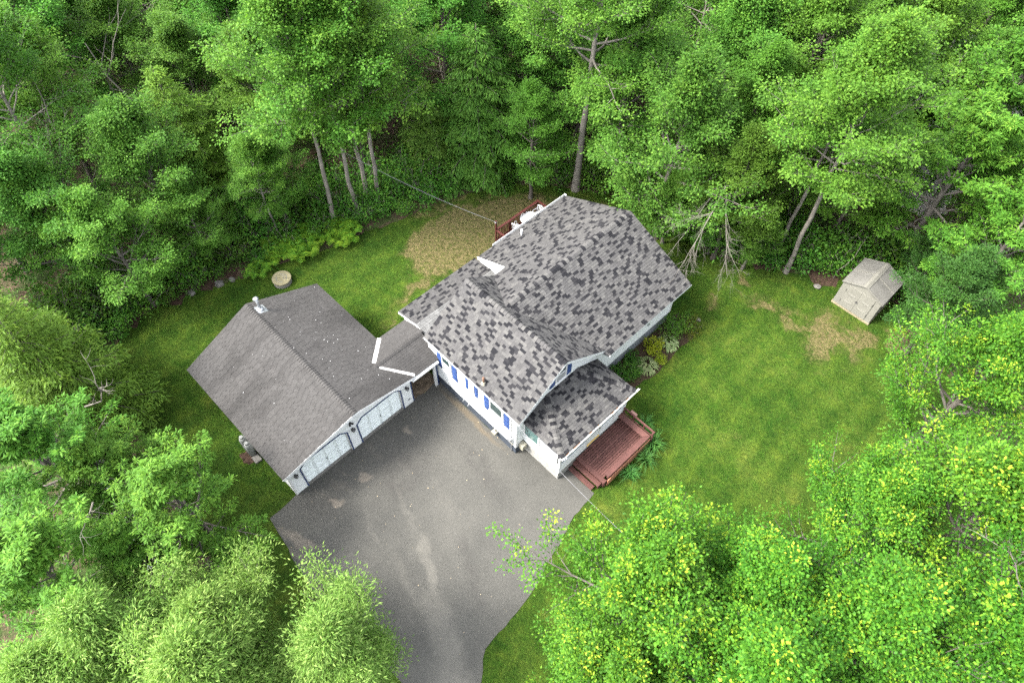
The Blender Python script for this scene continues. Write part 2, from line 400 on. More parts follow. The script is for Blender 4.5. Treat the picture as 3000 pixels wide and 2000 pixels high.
MULCH = plain('brown_mulch', (0.035, 0.024, 0.015), 0.95, 0.5, 9, 45, 0.1, 0, 0.9)
LITTERM = plain('dead_leaf_litter', (0.0435, 0.0270, 0.0195), 0.95, 0.6, 7, 30, 0.1, 0, 0.9)
SOILF = plain('breezeway_floor', (0.11, 0.085, 0.06), 0.95, 0.45, 3.5, 25, 0.1, 0, 0.6)

# ------------------------------------------------------------------ placement data (metres)
TREES = [
  ('willow', 0, 2.59, -7.96, 1.15, 'pale yellow-green willow, bushy lobe at the bottom left beside the driveway'),
  ('willow', 1, 4.71, -5.10, 1.05, 'willow between the oak and the driveway, pale narrow leaves, highest lobe'),
  ('willow', 0, 8.43, -2.50, 1.12, 'willow overhanging the left edge of the driveway'),
  ('willow', 1, 6.35, -6.12, 1.25, 'willow at the bottom edge of the photo, nearest of the clump'),
  ('willow', 0, 2.33, -10.27, 1.00, 'willow in the lower left corner of the photo'),
  ('mapley', 0, 15.13, 6.41, 0.92, 'maple with yellow shoot tips overhanging the right edge of the driveway'),
  ('mapley', 1, 17.57, 8.91, 0.85, 'maple with yellow shoot tips at the near edge of the side lawn'),
  ('mapley', 0, 18.74, 14.97, 0.80, 'maple with yellow shoot tips leaning furthest over the side lawn'),
  ('mapley', 1, 19.03, 23.20, 0.90, 'bright maple with yellow tips on the right, below the dark tree by the shed'),
  ('mapley', 0, 21.60, 17.16, 1.00, 'large maple with yellow tips at the right edge of the photo'),
  ('mapley', 0, 16.10, 3.62, 0.80, 'maple with yellow tips at the bottom edge, right of the lower driveway'),
  ('mapley', 1, 18.77, 6.35, 0.95, 'maple with yellow tips at the bottom edge, second from the driveway'),
  ('mapley', 1, 20.64, 10.20, 0.95, 'maple with yellow tips at the bottom, right of the driveway maple'),
  ('mapley', 1, 24.04, 12.85, 1.00, 'maple with bright yellow tips in the lower right corner'),
  ('oak', 0, -0.71, -3.94, 0.64, 'oak with rosettes of leaves, closest tree to the garage side lawn'),
  ('oak', 1, -5.47, -6.82, 0.72, 'oak at the left edge of the photo below the yellow-green spruce'),
  ('oak', 1, -0.78, -8.51, 0.72, 'oak behind the willow lobe in the lower left'),
  ('oak', 0, -0.27, -6.05, 0.50, 'small oak just above the willow tops'),
  ('oak', 0, -4.15, -5.46, 0.55, 'small oak in the middle of the oaks left of the garage'),
  ('spruce', 0, -10.41, -5.03, 1.05, 'yellow-green spruce with drooping sprays at the left edge of the lawn'),
  ('spruce', 1, -12.78, -6.07, 1.00, 'smaller yellow-green spruce behind the drooping one, left lawn edge'),
  ('maple', 0, -18.22, -1.34, 0.85, 'pale leafy maple with bare twigs at the left edge, mid-height'),
  ('maple', 1, -17.91, 4.15, 0.85, 'light green maple in front of the dark woods, left of the tall trunks'),
  ('maple', 0, -15.28, 0.63, 0.70, 'leafy maple over the left lawn edge, above the leaf litter'),
  ('maple', 1, -29.20, 8.52, 0.85, 'yellow-green maple with leaning trunk in the upper left'),
  ('forest', 0, -26.08, 2.64, 0.90, 'mid-green tree at the left edge, upper woods'),
  ('forest', 1, -31.03, 4.68, 1.00, 'tree in the upper left corner of the photo'),
  ('spruce', 1, -20.61, 7.48, 1.00, 'brownish dark spruce between the two light maples'),
  ('maple', 1, -15.49, 9.75, 0.55, 'young maple below the pale trunks, above the ferns'),
  ('maple', 0, -15.86, 4.80, 0.50, 'thin young maple over the dark gap left of the ferns'),
  ('forest', 1, -14.41, 22.15, 0.95, 'yellowish tree behind the hemlock'),
  ('hemlock', 0, -11.29, 22.32, 1.10, 'hemlock with drooping sprays at the back lawn edge'),
  ('hemlock', 1, -13.25, 19.75, 0.70, 'small hemlock left of the drooping hemlock'),
  ('forest', 0, -6.58, 22.31, 0.62, 'dense dark tree just left of the grey trunk at the back lawn'),
  ('maple', 0, 1.16, 25.50, 1.00, 'broad maple behind the far corner of the house roof'),
  ('maple', 1, -4.05, 27.61, 1.05, 'maple in the upper middle, right of the grey trunk'),
  ('maple', 1, -0.93, 33.55, 1.00, 'bright maple at the top of the photo, right of centre'),
  ('maple', 1, 4.23, 26.79, 0.42, 'low leafy maple hanging over the lawn right of the house roof'),
  ('maple', 0, 6.40, 27.25, 0.38, 'small leafy maple at the foot of the leaning trunk'),
  ('maple', 0, 1.78, 25.42, 0.45, 'low maple touching the far roof corner'),
  ('forest', 0, 4.66, 26.67, 0.70, 'shaded tree left of the leaning trunk'),
  ('oak', 1, 5.85, 38.19, 0.90, 'oak in front of the pale clearing, upper right'),
  ('oak', 0, 12.17, 39.43, 1.00, 'large oak at the upper right edge'),
  ('oak', 1, 12.51, 34.42, 0.90, 'oak above the shed'),
  ('oak', 0, 16.55, 32.10, 0.80, 'oak at the right edge, right of the shed'),
  ('dark', 0, 16.18, 28.58, 0.60, 'dark blue-green tree overhanging the shed'),
  ('dark', 1, 14.27, 32.26, 0.42, 'dark tree behind the shed'),
  ('forest', 1, 8.80, 32.54, 0.70, 'yellow-tinged tree right of the leaning trunk'),
  ('forest', 1, 2.22, 35.65, 1.00, 'pale aspen-like tree near the top, right of the bright maple'),
  ('tall', 0, -13.25, 11.77, 1.00, 'tall tree with bare pale trunk, leftmost of the group behind the back lawn'),
  ('tall', 1, -12.86, 13.33, 0.98, 'tall tree second from left in the pale trunk group'),
  ('tall', 0, -13.35, 14.56, 1.02, 'tall tree with forked pale trunk, third in the group'),
  ('tall', 1, -13.12, 15.15, 0.95, 'tall tree rightmost of the pale trunk group'),
  ('grand', 0, -5.13, 25.03, 1.00, 'tall tree with thick grey trunk behind the far corner of the back lawn'),
  ('tall', 1, 8.36, 28.96, 1.00, 'tall tree with leaning grey trunk between the lawn and the shed'),
  ('tall', 1, 7.22, 29.77, 0.90, 'tall tree with dark trunk just behind the leaning one'),
  ('tall', 0, -14.63, 8.70, 0.50, 'slim young tree with thin trunk beside the ferns'),
  ('tall', 1, -18.24, -0.91, 0.60, 'thin pale trunked tree at the left lawn edge'),
]
FILL = [
  ('forest', 1, 13.1, 45.6, 0.79, 'leafy forest tree in the woods, nearest to the large upper right oak'),
  ('forest', 0, 7.5, 48.0, 0.92, 'leafy forest tree in the woods, second nearest to the large upper right oak'),
  ('forest', 1, 16.9, 45.1, 0.79, 'leafy forest tree in the woods, third nearest to the large upper right oak'),
  ('forest', 0, 14.3, 49.4, 0.93, 'leafy forest tree in the woods, fourth nearest to the large upper right oak'),
  ('forest', 0, 6.2, 56.3, 0.79, 'leafy forest tree in the woods, fifth nearest to the large upper right oak'),
  ('forest', 0, 7.2, 61.6, 0.93, 'leafy forest tree in the woods, sixth nearest to the large upper right oak'),
  ('forest', 1, 3.3, 63.0, 0.92, 'leafy forest tree in the woods, seventh nearest to the large upper right oak'),
  ('tall', 1, -21.3, 29.5, 1.06, 'tall bare-trunked tree in the woods, nearest to the yellowish tree'),
  ('tall', 1, -28.3, 31.3, 0.99, 'tall bare-trunked tree in the woods, second nearest to the yellowish tree'),
  ('tall', 1, -29.0, 23.2, 0.77, 'tall bare-trunked tree in the woods, third nearest to the yellowish tree'),
  ('tall', 1, -30.6, 35.9, 1.08, 'tall bare-trunked tree in the woods, fourth nearest to the yellowish tree'),
  ('tall', 0, -35.7, 30.7, 0.90, 'tall bare-trunked tree in the woods, fifth nearest to the yellowish tree'),
  ('tall', 0, -26.1, 41.8, 1.09, 'tall bare-trunked tree in the woods, sixth nearest to the yellowish tree'),
  ('forest', 0, -31.6, 15.3, 0.91, 'leafy forest tree in the woods, nearest to the yellow-green upper left maple'),
  ('forest', 0, -40.3, 7.1, 0.75, 'leafy forest tree in the woods, second nearest to the yellow-green upper left maple'),
  ('forest', 1, -42.5, 10.2, 0.83, 'leafy forest tree in the woods, third nearest to the yellow-green upper left maple'),
  ('forest', 1, -29.1, 18.1, 0.85, 'leafy forest tree in the woods, fourth nearest to the yellow-green upper left maple'),
  ('forest', 1, -35.7, 3.0, 0.88, 'leafy forest tree in the woods, fifth nearest to the yellow-green upper left maple'),
  ('forest', 0, -41.7, 14.7, 1.03, 'leafy forest tree in the woods, sixth nearest to the yellow-green upper left maple'),
  ('forest', 1, -45.6, 19.8, 0.76, 'leafy forest tree in the woods, seventh nearest to the yellow-green upper left maple'),
  ('forest', 1, -48.8, 11.5, 0.78, 'leafy forest tree in the woods, eighth nearest to the yellow-green upper left maple'),
  ('forest', 1, -38.1, 20.2, 0.93, 'leafy forest tree in the woods, ninth nearest to the yellow-green upper left maple'),
  ('forest', 1, -51.8, 14.2, 0.90, 'leafy forest tree in the woods, tenth nearest to the yellow-green upper left maple'),
  ('forest', 0, -54.1, 10.4, 0.84, 'leafy forest tree in the woods, eleventh nearest to the yellow-green upper left maple'),
  ('forest', 1, -58.0, 7.7, 0.83, 'leafy forest tree in the woods, twelfth nearest to the yellow-green upper left maple'),
  ('forest', 0, -17.4, 26.5, 0.96, 'leafy forest tree in the woods, nearest to the yellowish tree'),
  ('forest', 0, -21.5, 23.9, 0.91, 'leafy forest tree in the woods, second nearest to the yellowish tree'),
  ('forest', 0, -25.4, 28.1, 0.92, 'leafy forest tree in the woods, third nearest to the yellowish tree'),
  ('forest', 0, -18.4, 32.6, 0.83, 'leafy forest tree in the woods, fourth nearest to the yellowish tree'),
  ('forest', 0, -24.7, 32.9, 0.90, 'leafy forest tree in the woods, fifth nearest to the yellowish tree'),
  ('forest', 0, -14.4, 30.0, 1.09, 'leafy forest tree in the woods, sixth nearest to the yellowish tree'),
  ('forest', 1, -30.3, 26.7, 0.89, 'leafy forest tree in the woods, seventh nearest to the yellowish tree'),
  ('forest', 0, -26.0, 19.9, 0.88, 'leafy forest tree in the woods, eighth nearest to the yellowish tree'),
  ('maple', 1, 2.1, 44.9, 0.83, 'spreading maple in the woods, nearest to the oak at the clearing'),
  ('maple', 1, 1.8, 48.7, 0.99, 'spreading maple in the woods, second nearest to the oak at the clearing'),
  ('maple', 0, 1.3, 59.6, 0.83, 'spreading maple in the woods, third nearest to the oak at the clearing'),
  ('maple', 0, -0.7, 65.4, 0.89, 'spreading maple in the woods, fourth nearest to the oak at the clearing'),
  ('maple', 1, -25.0, 10.4, 0.82, 'spreading maple in the woods, nearest to the yellow-green upper left maple'),
  ('maple', 0, -36.2, 8.5, 0.78, 'spreading maple in the woods, second nearest to the yellow-green upper left maple'),
  ('maple', 0, -35.5, 12.7, 1.03, 'spreading maple in the woods, third nearest to the yellow-green upper left maple'),
  ('maple', 1, -33.6, 18.9, 0.86, 'spreading maple in the woods, fourth nearest to the yellow-green upper left maple'),
  ('maple', 1, -47.4, 16.3, 0.83, 'spreading maple in the woods, fifth nearest to the yellow-green upper left maple'),
  ('maple', 1, -34.7, 22.6, 0.75, 'spreading maple in the woods, sixth nearest to the yellow-green upper left maple'),
  ('maple', 1, -49.0, 4.2, 1.09, 'spreading maple in the woods, seventh nearest to the yellow-green upper left maple'),
  ('tall', 1, 1.0, 40.2, 1.03, 'tall bare-trunked tree in the woods, nearest to the aspen-like tree'),
  ('tall', 0, -7.0, 51.4, 0.77, 'tall bare-trunked tree in the woods, second nearest to the aspen-like tree'),
  ('tall', 0, -10.9, 54.8, 0.93, 'tall bare-trunked tree in the woods, third nearest to the aspen-like tree'),
  ('forest', 0, -2.5, 46.8, 0.87, 'leafy forest tree in the woods, nearest to the aspen-like tree'),
  ('forest', 1, -2.6, 50.9, 0.75, 'leafy forest tree in the woods, second nearest to the aspen-like tree'),
  ('forest', 1, -11.4, 50.9, 0.78, 'leafy forest tree in the woods, third nearest to the aspen-like tree'),
  ('forest', 0, -5.8, 56.0, 0.83, 'leafy forest tree in the woods, fourth nearest to the aspen-like tree'),
  ('forest', 1, -8.7, 59.2, 1.08, 'leafy forest tree in the woods, fifth nearest to the aspen-like tree'),
  ('tall', 1, -44.9, 12.7, 0.76, 'tall bare-trunked tree in the woods, nearest to the yellow-green upper left maple'),
  ('tall', 0, -43.6, 3.5, 0.77, 'tall bare-trunked tree in the woods, second nearest to the yellow-green upper left maple'),
  ('tall', 1, -46.3, 8.4, 1.06, 'tall bare-trunked tree in the woods, third nearest to the yellow-green upper left maple'),
  ('tall', 0, -41.6, 24.2, 0.97, 'tall bare-trunked tree in the woods, fourth nearest to the yellow-green upper left maple'),
  ('tall', 0, -52.6, 7.1, 0.80, 'tall bare-trunked tree in the woods, fifth nearest to the yellow-green upper left maple'),
  ('tall', 1, -40.9, 0.5, 1.01, 'tall bare-trunked tree in the woods, sixth nearest to the yellow-green upper left maple'),
  ('maple', 0, -11.6, 26.8, 0.87, 'spreading maple in the woods, nearest to the thick grey trunk'),
  ('maple', 0, -11.8, 38.3, 0.80, 'spreading maple in the woods, second nearest to the thick grey trunk'),
  ('maple', 1, -19.8, 41.4, 1.01, 'spreading maple in the woods, third nearest to the thick grey trunk'),
  ('forest', 0, -8.3, 28.5, 0.92, 'leafy forest tree in the woods, nearest to the thick grey trunk'),
  ('forest', 0, -10.2, 32.8, 0.78, 'leafy forest tree in the woods, second nearest to the thick grey trunk'),
  ('forest', 0, -14.1, 35.2, 0.75, 'leafy forest tree in the woods, third nearest to the thick grey trunk'),
  ('forest', 0, -16.9, 38.1, 0.92, 'leafy forest tree in the woods, fourth nearest to the thick grey trunk'),
  ('forest', 0, -15.9, 44.5, 0.78, 'leafy forest tree in the woods, fifth nearest to the thick grey trunk'),
  ('forest', 1, -22.6, 45.9, 0.82, 'leafy forest tree in the woods, sixth nearest to the thick grey trunk'),
  ('forest', 1, 2.3, 30.9, 0.87, 'leafy forest tree in the woods, nearest to the bright maple at the top'),
  ('forest', 1, -2.0, 37.7, 0.87, 'leafy forest tree in the woods, second nearest to the bright maple at the top'),
  ('forest', 1, -7.6, 44.5, 0.83, 'leafy forest tree in the woods, third nearest to the bright maple at the top'),
  ('forest', 1, -6.1, 39.9, 1.08, 'leafy forest tree in the woods, fourth nearest to the bright maple at the top'),
  ('forest', 0, -11.5, 42.6, 0.80, 'leafy forest tree in the woods, fifth nearest to the bright maple at the top'),
  ('forest', 1, -14.5, 48.5, 0.82, 'leafy forest tree in the woods, sixth nearest to the bright maple at the top'),
  ('maple', 0, -2.0, 42.6, 0.77, 'spreading maple in the woods, nearest to the aspen-like tree'),
  ('maple', 0, -3.3, 59.7, 0.87, 'spreading maple in the woods, second nearest to the aspen-like tree'),
  ('maple', 1, -14.8, 52.8, 0.96, 'spreading maple in the woods, third nearest to the aspen-like tree'),
  ('maple', 0, -4.5, 65.3, 0.76, 'spreading maple in the woods, fourth nearest to the aspen-like tree'),
  ('maple', 0, 9.4, 43.8, 0.83, 'spreading maple in the woods, nearest to the large upper right oak'),
  ('maple', 0, 9.8, 51.4, 0.92, 'spreading maple in the woods, second nearest to the large upper right oak'),
  ('maple', 0, 10.3, 55.5, 0.91, 'spreading maple in the woods, third nearest to the large upper right oak'),
  ('maple', 0, 19.9, 37.9, 0.85, 'spreading maple in the woods, fourth nearest to the large upper right oak'),
  ('maple', 1, 10.6, 59.3, 0.92, 'spreading maple in the woods, fifth nearest to the large upper right oak'),
  ('maple', 0, 1.9, 70.1, 0.91, 'spreading maple in the woods, sixth nearest to the large upper right oak'),
  ('maple', 1, 6.4, 71.5, 1.06, 'spreading maple in the woods, seventh nearest to the large upper right oak'),
  ('maple', 0, -20.4, 35.8, 0.85, 'spreading maple in the woods, nearest to the yellowish tree'),
  ('maple', 1, -25.6, 36.9, 1.02, 'spreading maple in the woods, second nearest to the yellowish tree'),
  ('maple', 1, -37.4, 25.8, 0.91, 'spreading maple in the woods, third nearest to the yellowish tree'),
  ('maple', 0, -22.8, -3.5, 0.84, 'spreading maple in the woods, nearest to the pale left-edge maple'),
  ('maple', 0, -32.8, -2.0, 0.89, 'spreading maple in the woods, second nearest to the pale left-edge maple'),
  ('maple', 0, -28.4, -3.6, 1.09, 'spreading maple in the woods, third nearest to the pale left-edge maple'),
  ('tall', 1, -22.5, 0.6, 1.04, 'tall bare-trunked tree in the woods, nearest to the pale left-edge maple'),
  ('forest', 0, -17.0, 16.9, 0.81, 'leafy forest tree in the woods, nearest to the pale trunk group'),
  ('forest', 0, -20.3, 18.5, 0.79, 'leafy forest tree in the woods, second nearest to the pale trunk group'),
  ('tall', 0, -19.4, 49.0, 0.76, 'tall bare-trunked tree in the woods, nearest to the thick grey trunk'),
  ('tall', 1, -5.1, 35.5, 0.95, 'tall bare-trunked tree in the woods, nearest to the bright maple at the top'),
  ('tall', 1, -10.5, 47.6, 0.82, 'tall bare-trunked tree in the woods, second nearest to the bright maple at the top'),
  ('tall', 1, 16.1, 35.7, 0.79, 'tall bare-trunked tree in the woods, nearest to the large upper right oak'),
  ('tall', 0, 16.5, 40.6, 1.07, 'tall bare-trunked tree in the woods, second nearest to the large upper right oak'),
  ('tall', 1, 5.5, 51.4, 0.80, 'tall bare-trunked tree in the woods, third nearest to the large upper right oak'),
  ('tall', 0, 6.7, 67.0, 0.75, 'tall bare-trunked tree in the woods, fourth nearest to the large upper right oak'),
  ('forest', 0, -19.6, 12.4, 0.79, 'leafy forest tree in the woods, nearest to the dark gap in the left woods'),
  ('forest', 0, -21.7, 15.0, 0.85, 'leafy forest tree in the woods, second nearest to the dark gap in the left woods'),
  ('forest', 0, 5.6, 33.5, 0.88, 'leafy forest tree in the woods, nearest to the oak at the clearing'),
  ('forest', 0, 5.6, 42.9, 0.95, 'leafy forest tree in the woods, second nearest to the oak at the clearing'),
  ('forest', 1, 1.2, 55.4, 1.09, 'leafy forest tree in the woods, third nearest to the oak at the clearing'),
  ('forest', 1, -20.0, -6.9, 1.00, 'leafy forest tree in the woods, nearest to the pale left-edge maple'),
  ('forest', 0, -36.3, -0.8, 0.75, 'leafy forest tree in the woods, second nearest to the pale left-edge maple'),
  ('maple', 1, -25.4, 14.4, 0.91, 'spreading maple in the woods, nearest to the dark gap in the left woods'),
]
LAWN = [(-13.85, -2.27), (-15.18, -1.10), (-14.89, 1.68), (-14.35, 3.32), (-13.42, 5.35), (-13.17, 6.98), (-12.32, 8.87), (-11.79, 11.69), (-11.00, 14.46), (-10.50, 16.88), (-9.62, 19.82), (-8.73, 21.71), (-7.31, 23.51), (-5.65, 24.67), (-3.28, 26.28), (-1.46, 26.75), (0.91, 26.46), (3.32, 26.86), (5.07, 27.16), (7.12, 28.30), (8.91, 29.29), (10.11, 30.70), (11.28, 31.20), (13.72, 31.38), (15.29, 31.51), (16.88, 30.98), (19.36, 28.47), (22.54, 24.65), (25.00, 21.08), (27.99, 16.49), (27.00, -6.00), (8.00, -12.00), (3.62, -8.02), (1.79, -5.76), (-0.49, -3.99), (-4.08, -3.76), (-7.74, -3.89), (-10.94, -3.22)]
SHRUBS2 = [(-15.99, 3.97, 1, 0), (-16.76, 2.90, 1, 1), (-15.85, 2.45, 2, 0), (-17.67, 2.14, 2, 1), (-16.22, 0.34, 3, 0), (-17.86, -0.45, 3, 1), (-16.96, -0.47, 4, 0), (-18.43, -1.42, 4, 1), (-16.44, -1.33, 5, 0), (-17.37, -3.22, 5, 1), (-15.43, -2.67, 6, 0), (-16.11, -3.47, 6, 1), (-16.09, 7.09, 7, 0), (-16.73, 5.66, 7, 1), (-15.63, 7.78, 8, 0), (-16.35, 8.30, 8, 1), (-15.32, 10.82, 9, 0), (-16.61, 10.29, 9, 1), (-14.90, 12.23, 10, 0), (-15.65, 11.53, 10, 1), (-14.06, 12.77, 11, 0), (-16.89, 13.55, 11, 1), (-13.41, 14.70, 12, 0), (-14.57, 15.06, 12, 1), (-12.36, 16.03, 13, 0), (-13.33, 16.63, 13, 1), (-12.24, 17.54, 14, 0), (-13.65, 17.97, 14, 1), (-11.88, 18.23, 15, 0), (-14.11, 20.35, 15, 1), (-11.86, 21.56, 16, 0), (-12.40, 22.10, 16, 1), (-11.05, 22.46, 17, 0), (-12.76, 24.60, 17, 1), (-9.80, 24.02, 18, 0), (-10.61, 25.08, 18, 1), (-8.95, 25.20, 19, 0), (-9.45, 25.31, 19, 1), (-7.08, 26.16, 20, 0), (-9.12, 26.80, 20, 1), (-5.48, 27.16, 21, 0), (-5.66, 29.06, 21, 1), (-3.01, 28.35, 22, 0), (-5.13, 30.46, 22, 1), (-1.77, 29.59, 23, 0), (-2.64, 30.48, 23, 1), (0.09, 28.79, 24, 0), (-0.26, 29.71, 24, 1), (2.38, 29.61, 25, 0), (2.63, 30.76, 25, 1), (5.08, 28.26, 26, 0), (5.14, 30.30, 26, 1), (6.29, 29.69, 27, 0), (6.95, 31.45, 27, 1), (8.32, 30.34, 28, 0), (8.53, 31.61, 28, 1), (7.87, 30.64, 29, 0), (9.54, 32.16, 29, 1), (10.45, 31.75, 30, 0), (11.24, 33.46, 30, 1), (11.19, 33.45, 31, 0), (11.31, 35.00, 31, 1), (14.57, 32.21, 32, 0), (16.49, 35.27, 32, 1), (15.99, 33.00, 33, 0), (18.47, 34.62, 33, 1), (13.14, 33.98, 34, 0), (13.85, 34.33, 34, 1), (5.98, 30.94, 35, 0), (6.96, 31.32, 35, 1)]
SHRUBS = [(-15.19, 5.85), (-14.76, 4.42), (-14.90, 3.07), (-15.29, 1.49), (-15.59, 0.16), (-15.53, -0.67), (-14.70, -1.47), (-13.88, 6.83), (-13.99, 8.75), (-13.28, 10.81), (-12.87, 12.49), (-12.58, 13.46), (-12.19, 14.70), (-11.15, 15.63), (-10.98, 17.28), (-10.68, 18.88), (-10.38, 20.51), (-9.88, 22.00), (-8.70, 23.07), (-7.40, 24.01), (-6.28, 24.71), (-4.37, 26.01), (-3.08, 26.91), (-1.73, 27.28), (0.19, 26.91), (2.38, 26.77), (4.28, 27.35), (5.76, 27.98), (7.27, 28.76), (8.72, 30.29), (9.62, 30.78), (10.71, 32.68), (14.39, 32.18), (16.03, 31.62), (12.50, 32.58), (6.08, 29.35)]
FERNS = [(-13.17, 6.68), (-13.73, 7.49), (-13.00, 8.86), (-12.82, 9.36), (-12.63, 10.19), (-12.43, 11.18), (-13.90, 8.06), (-13.45, 9.32), (-13.35, 10.21), (-12.52, 9.01), (-12.17, 10.67), (-12.18, 11.98)]

def sheet(name, pts, z, m, kind='structure', sub=0, seed=0, jit=0.0, label=None):
    rs = random.Random(seed); P = []
    n = len(pts)
    for i in range(n):
        a, b = pts[i], pts[(i+1) % n]; L = math.dist(a, b); k = max(1, int(L/0.35)) if sub else 1
        for j in range(k):
            t = j/k
            jx = rs.uniform(-jit, jit) if j else 0; jy = rs.uniform(-jit, jit) if j else 0
            P.append((a[0]+(b[0]-a[0])*t+jx, a[1]+(b[1]-a[1])*t+jy, z))
    o = MB().poly(P).build(name, m); tag(o, label, None, None, kind)
    return o
sheet('ground', [(-170, -150), (170, -150), (170, 190), (-170, 190)], -0.02, FORESTM)
sheet('lawn', LAWN, 0.0, LAWNM, sub=1, seed=3, jit=0.16)
DRIVE = [(-0.02, 0.0), (0.1, -1.59), (0.7, -1.66), (1.4, -1.73), (3.12, -1.95), (4.46, -2.06), (6.5, -2.1), (8.5, -1.9), (9.9, -1.55), (12.2, -2.6), (16, -5.5), (22, -11), (24.5, -8.3),
         (18, -3.2), (14.2, -0.9), (12.12, 0.79), (11.29, 1.81), (11.23, 3.01), (11.04, 4.65), (10.51, 6.58), (10.0, 8.42), (9.85, 9.49), (9.81, 10.3), (8.0, 10.3), (8.0, 9.55), (5.6, 9.55), (5.6, 9.05), (-0.15, 9.05), (-0.15, 7.3)]
sheet('driveway', DRIVE, 0.022, ASPH, sub=1, seed=5, jit=0.07)
sheet('floor', [(-2.9, 7.3), (-0.13, 7.3), (-0.13, 9.02), (-2.9, 9.02)], 0.012, SOILF)
sheet('path', [(-14, -5.35), (-14, -6.05), (-1.5, -6.85), (-1.5, -6.1)], 0.012, PATHM, sub=1, seed=6, jit=0.03)
sheet('clearing', [(-6, 47), (1, 44), (9.5, 38.3), (12.5, 40), (12, 50), (12, 75), (-5, 75)], 0.0, GRAVEL, sub=1, seed=8, jit=0.3)
sheet('flower_bed', [(5.72, 14.8), (6.6, 14.9), (7.3, 16.2), (7.6, 18.0), (7.4, 19.8), (7.5, 21.2), (6.6, 22.0), (5.72, 21.6)], 0.006, MULCH, sub=1, seed=9, jit=0.08)
for i, (x, y, r) in enumerate([(-15.3, 1.75, 1.0), (-15.5, -1.2, 1.1), (-14.6, 3.6, 0.6), (6.8, 28.6, 0.9), (10.0, 30.6, 1.2), (16.6, 30.6, 1.6), (-14.3, 5.0, 0.45), (-3.3, -0.6, 0.5)]):
    rs = random.Random(i)
    sheet('leaf_litter', [(x+math.cos(a)*r*rs.uniform(0.6, 1.25), y+math.sin(a)*r*rs.uniform(0.6, 1.2)) for a in [k*math.pi/7 for k in range(14)]], 0.008+i*0.0005, LITTERM, 'stuff', sub=1, seed=20+i, jit=0.08,
          label='patch of brown dead leaves at the lawn edge')

# ------------------------------------------------------------------ shingled roofs
UNIT = {}
def unit_tab(m, t0, t1):
    k = (m.name, t0, t1)
    if k not in UNIT:
        P = [(0,0,t0),(1,0,t0),(1,1,t1),(0,1,t1),(0,0,-.004),(1,0,-.004),(1,1,-.004),(0,1,-.004)]
        UNIT[k] = MB().add(P, [(0,1,2,3),(0,4,5,1),(1,5,6,2),(2,6,7,3),(3,7,4,0)]).mesh('shingle', m)
    return UNIT[k]
ARCH_STATE = {'left': 0, 'tone': 2}
def w_arch(rng):      # a dark tab, then one to three lighter ones
    s = ARCH_STATE
    if s['left'] <= 0:
        s['tone'] = 0 if rng.random() < 0.6 else 1; s['left'] = rng.choice((2, 3, 4, 5, 6)); return rng.choice((0.24, 0.28, 0.34))
    r = rng.random(); s['left'] -= 1
    s['tone'] = 1 if r < 0.05 else 2 if r < 0.30 else 3 if r < 0.62 else 4 if r < 0.9 else 5
    return rng.choice((0.16, 0.20, 0.24, 0.28))
def tone_arch(rng): return ARCH_STATE['tone']
def tone_arch_dark(rng): return max(0, ARCH_STATE['tone']-(1 if ARCH_STATE['tone'] > 3 and rng.random() < .6 else 0))  # shade of right and far slopes put into tab tones; annex shingles are darker
def w_tab(rng): return 0.305
def shingle_roof(root, planes, local, singles, exp=0.138, seed=1):
    """planes: (roof part object, Plane, mats, tone function, width function, gap). The pieces nearest the camera
    become objects of their own, the rest one mesh per roof part."""
    rng = random.Random(seed); items = []
    M0 = world_of(root) if local else Matrix.Identity(4)
    for (part, pl, mats, tone, wf, gap, t0) in planes:
        for a, b0, w, c, full in lay_courses(pl, exp, wf, rng, gap):
            mid = M0 @ Vector(pl.at(a+w/2, b0+exp/2))
            items.append(((mid-Vector(CAM)).length if full else 1e9, part, pl, mats, tone(rng), a, b0, w, c, t0))
    order = sorted(range(len(items)), key=lambda i: items[i][0])
    single = set(i for i in order[:singles] if items[i][0] < 1e8)
    rest = {}
    for i, (d, part, pl, mats, tn, a, b0, w, c, t0) in enumerate(items):
        h = exp*1.06
        if i in single:
            o = bpy.data.objects.new('shingle', unit_tab(mats[tn], t0, 0.004)); col.objects.link(o)
            p = pl.at(a, b0)
            mm = Matrix.Identity(4)
            for r in range(3): mm[r][0], mm[r][1], mm[r][2], mm[r][3] = pl.e[r]*w, pl.s[r]*h, pl.n[r], p[r]
            o.parent = part; o.matrix_basis = mm
            if not local: o.matrix_parent_inverse = world_of(part).inverted()
        else:
            mb, _, ml = rest.setdefault(part.name, (MB(), part, []))
            if mats[0] not in ml: ml.extend(mats)
            wedge(mb, pl, c, b0, h, t0, 0.004, ml.index(mats[0])+tn)
    for mb, part, ml in rest.values():
        mb.build('shingles', ml, part, local, kind='stuff')
def slab(mb, pl, t=0.10, mi=0, drop=0.006):
    n = len(pl.P)
    top = [p - pl.n*drop for p in pl.P]; bot = [p - V(0,0,t) for p in pl.P]
    mb.add(top+bot, [tuple(range(n)), tuple(range(2*n-1, n-1, -1))] + [(i, n+i, n+(i+1) % n, (i+1) % n) for i in range(n)], mi)
